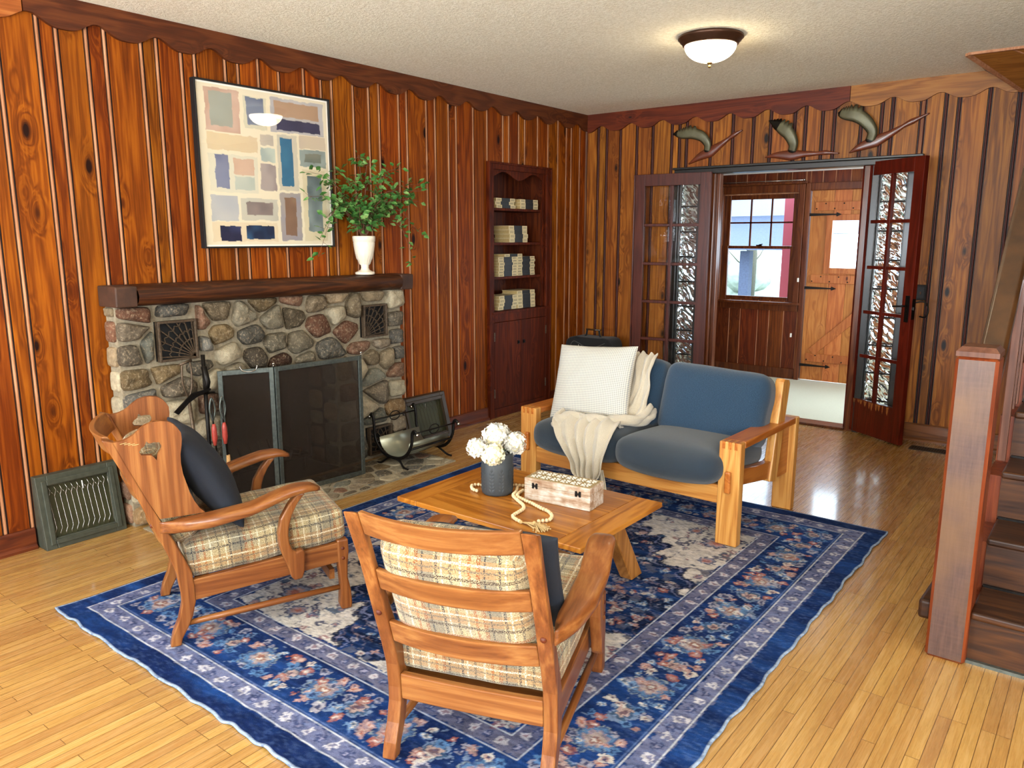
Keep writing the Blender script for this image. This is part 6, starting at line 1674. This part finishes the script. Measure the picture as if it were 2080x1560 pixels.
# ================================================================ ARMCHAIRS
POSTB = [(-.183, .789), (-.110, .623), (-.048, .451), (-.013, .354), (.010, .28), (.019, .206), (.019, .163), (.004, .105), (-.018, .055), (-.029, RZ)]
POSTF = [(-.146, .776), (-.085, .62), (-.020, .47), (.011, .405), (.045, .32), (.061, .275), (.066, .217), (.066, .166), (.052, .11), (.038, .079), (.013, .034), (.007, RZ)]
def armchair(wings, label, loc, rz, grp):
    K = thing('wooden_armchair', label, 'armchair', loc, rz, group=grp); W = .494; h = W/2; pt = .040
    for sg in (-1, 1):
        ya, yb = (h-pt, h) if sg > 0 else (-h, -h+pt)
        b = MB(); b.prism(POSTF+POSTB[::-1], ya, yb, 'y'); b.build('rear_post', 'chairV', K, bev=.005)
        b = MB(); b.prism([(.581, .297), (.624, .297), (.626, .25), (.620, .196), (.618, .14), (.629, .084), (.632, .03), (.628, RZ), (.590, RZ), (.584, .03), (.589, .116), (.583, .20)], ya, yb, 'y')
        lg = b.build('front_leg', 'chairV', K, bev=.006)
        b = MB()
        for z in (.222, .262): b.lathe([(.006, 0), (.006, .003), (0, .005)], (0, 0, 0), 10) if False else b.sphere((.602, sg*h, z), .007, 10, 6, sc=(1, .5, 1))
        b.build('wood_plug', 'base', lg)
        b = MB(); b.sphere((-.052, sg*(h-.020), .465), .009, 10, 6); b.sphere((-.052, sg*(h-.020), .465), .0088, 10, 6) if False else None; b.build('wood_plug', 'base', K)
        ra, rb = (h-.030, h-.006) if sg > 0 else (-h+.006, -h+.030)
        b = MB(); b.prism([(.062, .168), (.586, .206), (.586, .285), (.062, .246)], ra, rb, 'y'); b.build('side_rail', 'chair', K, bev=.003)
        b = MB(); yc = sg*(h-pt/2); b.tube([(.030, yc, .082), (.20, yc, .088), (.40, yc, .094), (.595, yc, .098)], [.010, .0125, .0125, .010], 10); b.build('stretcher', 'chair', K)
        # arm: plan outline swept over a curved top line
        S_ = np.linspace(-.030, .520, 40); top = np.interp(S_, [-.03, .12, .27, .36, .41, .46, .49, .52], [.480, .490, .508, .535, .548, .550, .545, .528]); th = np.interp(S_, [-.03, .02, .12, .3, .42, .5, .52], [.040, .046, .046, .036, .034, .024, .014])
        inn = np.interp(S_, [-.03, .07, .15, .29, .44, .50, .52], [-.036+.03, -.034+.016, -.018, -.014, -.024, -.018, -.004]); out = np.interp(S_, [-.03, .0, .05, .16, .31, .46, .50, .52], [.006, .022, .045, .068, .072, .058, .044, .022])
        # the arm passes just outside the post
        inn = np.where(S_ < .02, np.maximum(inn, .0015), inn)
        b = MB(); prev = None
        for s, z, t, i_, o_ in zip(S_, top, th, inn, out):
            y1, y2 = sg*(h+i_), sg*(h+o_); m = (y1+y2)/2; hw = (y2-y1)/2; cur = []
            for a in [2*PI*k/20 for k in range(20)]:
                ca, sa = math.cos(a), math.sin(a); e = .55
                cur.append(b.v((s, m+hw*math.copysign(abs(ca)**e, ca), z-t/2+t/2*math.copysign(abs(sa)**e, sa))))
            if prev:
                for k in range(20): b.face([prev[k], prev[(k+1) % 20], cur[(k+1) % 20], cur[k]], 0, True)
            else: b.face(cur)
            prev = cur
        b.face(prev); b.build('arm', 'chair', K)
        # curved bracket under the arm
        sup = [(.432, .520), (.398, .480), (.368, .430), (.356, .375), (.358, .330), (.368, .293), (.388, .235), (.397, .200), (.408, .185), (.436, .188), (.446, .215), (.450, .275), (.449, .294), (.440, .302), (.418, .296), (.404, .308), (.396, .335), (.394, .365), (.398, .400), (.410, .440), (.430, .478), (.462, .518)]
        y1, y2 = (h+.001, h+.036) if sg > 0 else (-h-.036, -h-.001)
        b = MB(); b.prism(sup, y1, y2, 'y'); b.build('arm_support', 'chairV', K, bev=.009, seg=3)
    # ladder back and rails, bowed backwards
    def slat(name, z0, z1, bow, t=.020):
        b = MB(); prev = None; zc = (z0+z1)/2
        sb = interp(zc, [p[1] for p in POSTB[::-1]], [p[0] for p in POSTB[::-1]]); sf = interp(zc, [p[1] for p in POSTF[::-1]], [p[0] for p in POSTF[::-1]]); s0 = sb+.013
        k_ = (interp(z1, [p[1] for p in POSTB[::-1]], [p[0] for p in POSTB[::-1]])-interp(z0, [p[1] for p in POSTB[::-1]], [p[0] for p in POSTB[::-1]]))
        for i in range(21):
            y = lerp(-h+pt, h-pt, i/20); e = 1-(y/(h-pt))**2; sc = s0-bow*e
            dz = -.004*e
            cur = [b.v(p) for p in ((sc-t/2-k_/2, y, z0+dz), (sc+t/2-k_/2, y, z0+dz), (sc+t/2+k_/2, y, z1+dz), (sc-t/2+k_/2, y, z1+dz))]
            if prev:
                for q in range(4): b.face([prev[q], prev[(q+1) % 4], cur[(q+1) % 4], cur[q]], 0, False)
            else: b.face(cur)
            prev = cur
        b.face(prev); return b.build(name, 'chairY', K, bev=.004)
    slat('back_slat', .722, .790, .038); slat('back_slat', .546, .610, .032); slat('back_slat', .365, .436, .026)
    slat('rear_rail', .170, .250, .0, .022)
    b = MB(); b.box(.592, .614, -h+pt, h-pt, .215, .285); b.build('front_rail', 'chairY', K, bev=.003)
    b = MB(); b.tube([(.605, -h+pt, .10), (.605, h-pt, .10)], .010, 8) if not wings else b.bar((.57, -.19, .14), (.57, .19, .14), .02, .04); b.build('front_stretcher', 'chairY', K)
    for k in range(4): b = MB(); b.bar((.10+k*.14, -h+.03, .215+.01*k), (.10+k*.14, h-.03, .215+.01*k), .05, .012); b.build('seat_slat', 'chairY', K)
    if wings:
        out = [(-.148, .775), (-.120, .778), (-.100, .786), (-.084, .796), (-.066, .812), (-.048, .824), (-.024, .832), (-.001, .833), (.022, .829), (.039, .818), (.052, .802), (.061, .785), (.062, .762), (.059, .739), (.054, .71), (.053, .679), (.057, .64), (.066, .603), (.074, .57), (.086, .538), (.102, .508), (.119, .490), (-.027, .490), (-.06, .56), (-.085, .62), (-.12, .705)]
        cut = [(-.049, .768), (-.055, .752), (-.066, .745), (-.073, .734), (-.067, .722), (-.052, .720), (-.036, .718), (-.027, .708), (-.021, .698), (-.019, .712), (-.016, .722), (-.006, .735), (-.003, .747), (-.009, .760), (-.026, .762), (-.040, .760)]
        for sg in (-1, 1):
            ya, yb = (h-.022, h-.002) if sg > 0 else (-h+.002, -h+.022)
            b = MB(); bm = b.bm
            def ring(P, y): return [b.v((p[0], y, p[1])) for p in P]
            sides = {}
            for y in (ya, yb):
                O = ring(out, y); I = ring(cut, y); sides[y] = (O, I)
                es = []
                for R_ in (O, I):
                    for i in range(len(R_)): es.append(bm.edges.new((R_[i], R_[(i+1) % len(R_)])))
                bmesh.ops.triangle_fill(bm, edges=es, use_beauty=True)
            for w_ in (0, 1):
                A, B = sides[ya][w_], sides[yb][w_]
                for i in range(len(A)): b.face([A[i], A[(i+1) % len(A)], B[(i+1) % len(A)], B[i]], 0)
            b.build('wing', 'chairV', K)
            if sg < 0:
                b = MB()
                for q in range(4): b.bar((-.128+q*.012, -h+.0012, .768-.003*q), (-.108+q*.012, -h+.0012, .771-.003*q), .003, .0012)
                b.build('scratch_marks', 'pages', K, label='pale scratches on the wing')
    # loose cushions
    def sag(w, e): w.z += .006*mnoise.noise(Vector((w.x*9, w.y*9, 2))); return w
    cushion('seat_cushion', 'plaid', K, .288, .232, .064, .027, R4(0, math.radians(-4.2), 0, (.332, 0, .330)), puff=(.006, .004, .011), fn=sag)
    tl = math.atan2(.135, .338)
    M = R4(0, -tl+0, 0, (-.022, 0, .575)) if not wings else R4(0, -tl, 0, (-.022, 0, .575))
    cushion('back_cushion', 'plaid', K, .056, .200 if not wings else .190, .185, .045, R4(0, -tl, 0, (-.006, 0, .545)), puff=(.026, .004, .004), fn=sag)
    return K
u1 = Vector((.407, .913, 0)); l1 = Vector((-u1.y, u1.x, 0)); p1 = Vector((1.412, -4.820, 0))+l1*.247
A1 = armchair(True, 'winged wooden armchair with plaid cushions and cut-out wings, beside the fireplace', tuple(p1), math.atan2(u1.y, u1.x), 'matching wooden armchairs with plaid cushions')
th2 = 1.908; u2 = Vector((math.cos(th2), math.sin(th2), 0)); r2_ = Vector((u2.y, -u2.x, 0)); p2 = Vector((2.423, -4.769, 0))+r2_*.247
A2 = armchair(False, 'ladder-back wooden armchair seen from behind, nearest the viewer', tuple(p2), th2, 'matching wooden armchairs with plaid cushions')
def chair_mat(loc, rz): return Matrix.Translation(loc) @ Matrix.Rotation(rz, 4, 'Z')
tl = math.atan2(.135, .338)
throw_pillow('dark_pillow', 'navy', 'dark navy pillow propped on the winged armchair', .42, .40, .15, chair_mat(p1, math.atan2(u1.y, u1.x)) @ R4(0, -tl*1.35, 0, (.150, -.005, .575)) @ R4(math.radians(90), 0, math.radians(90)), pinch=.05)
throw_pillow('dark_pillow', 'navy', 'dark navy pillow on the nearest armchair, only its edge showing', .36, .35, .12, chair_mat(p2, th2) @ R4(0, -tl*1.1, 0, (.115, -.055, .535)) @ R4(math.radians(90), 0, math.radians(90)), pinch=.05)
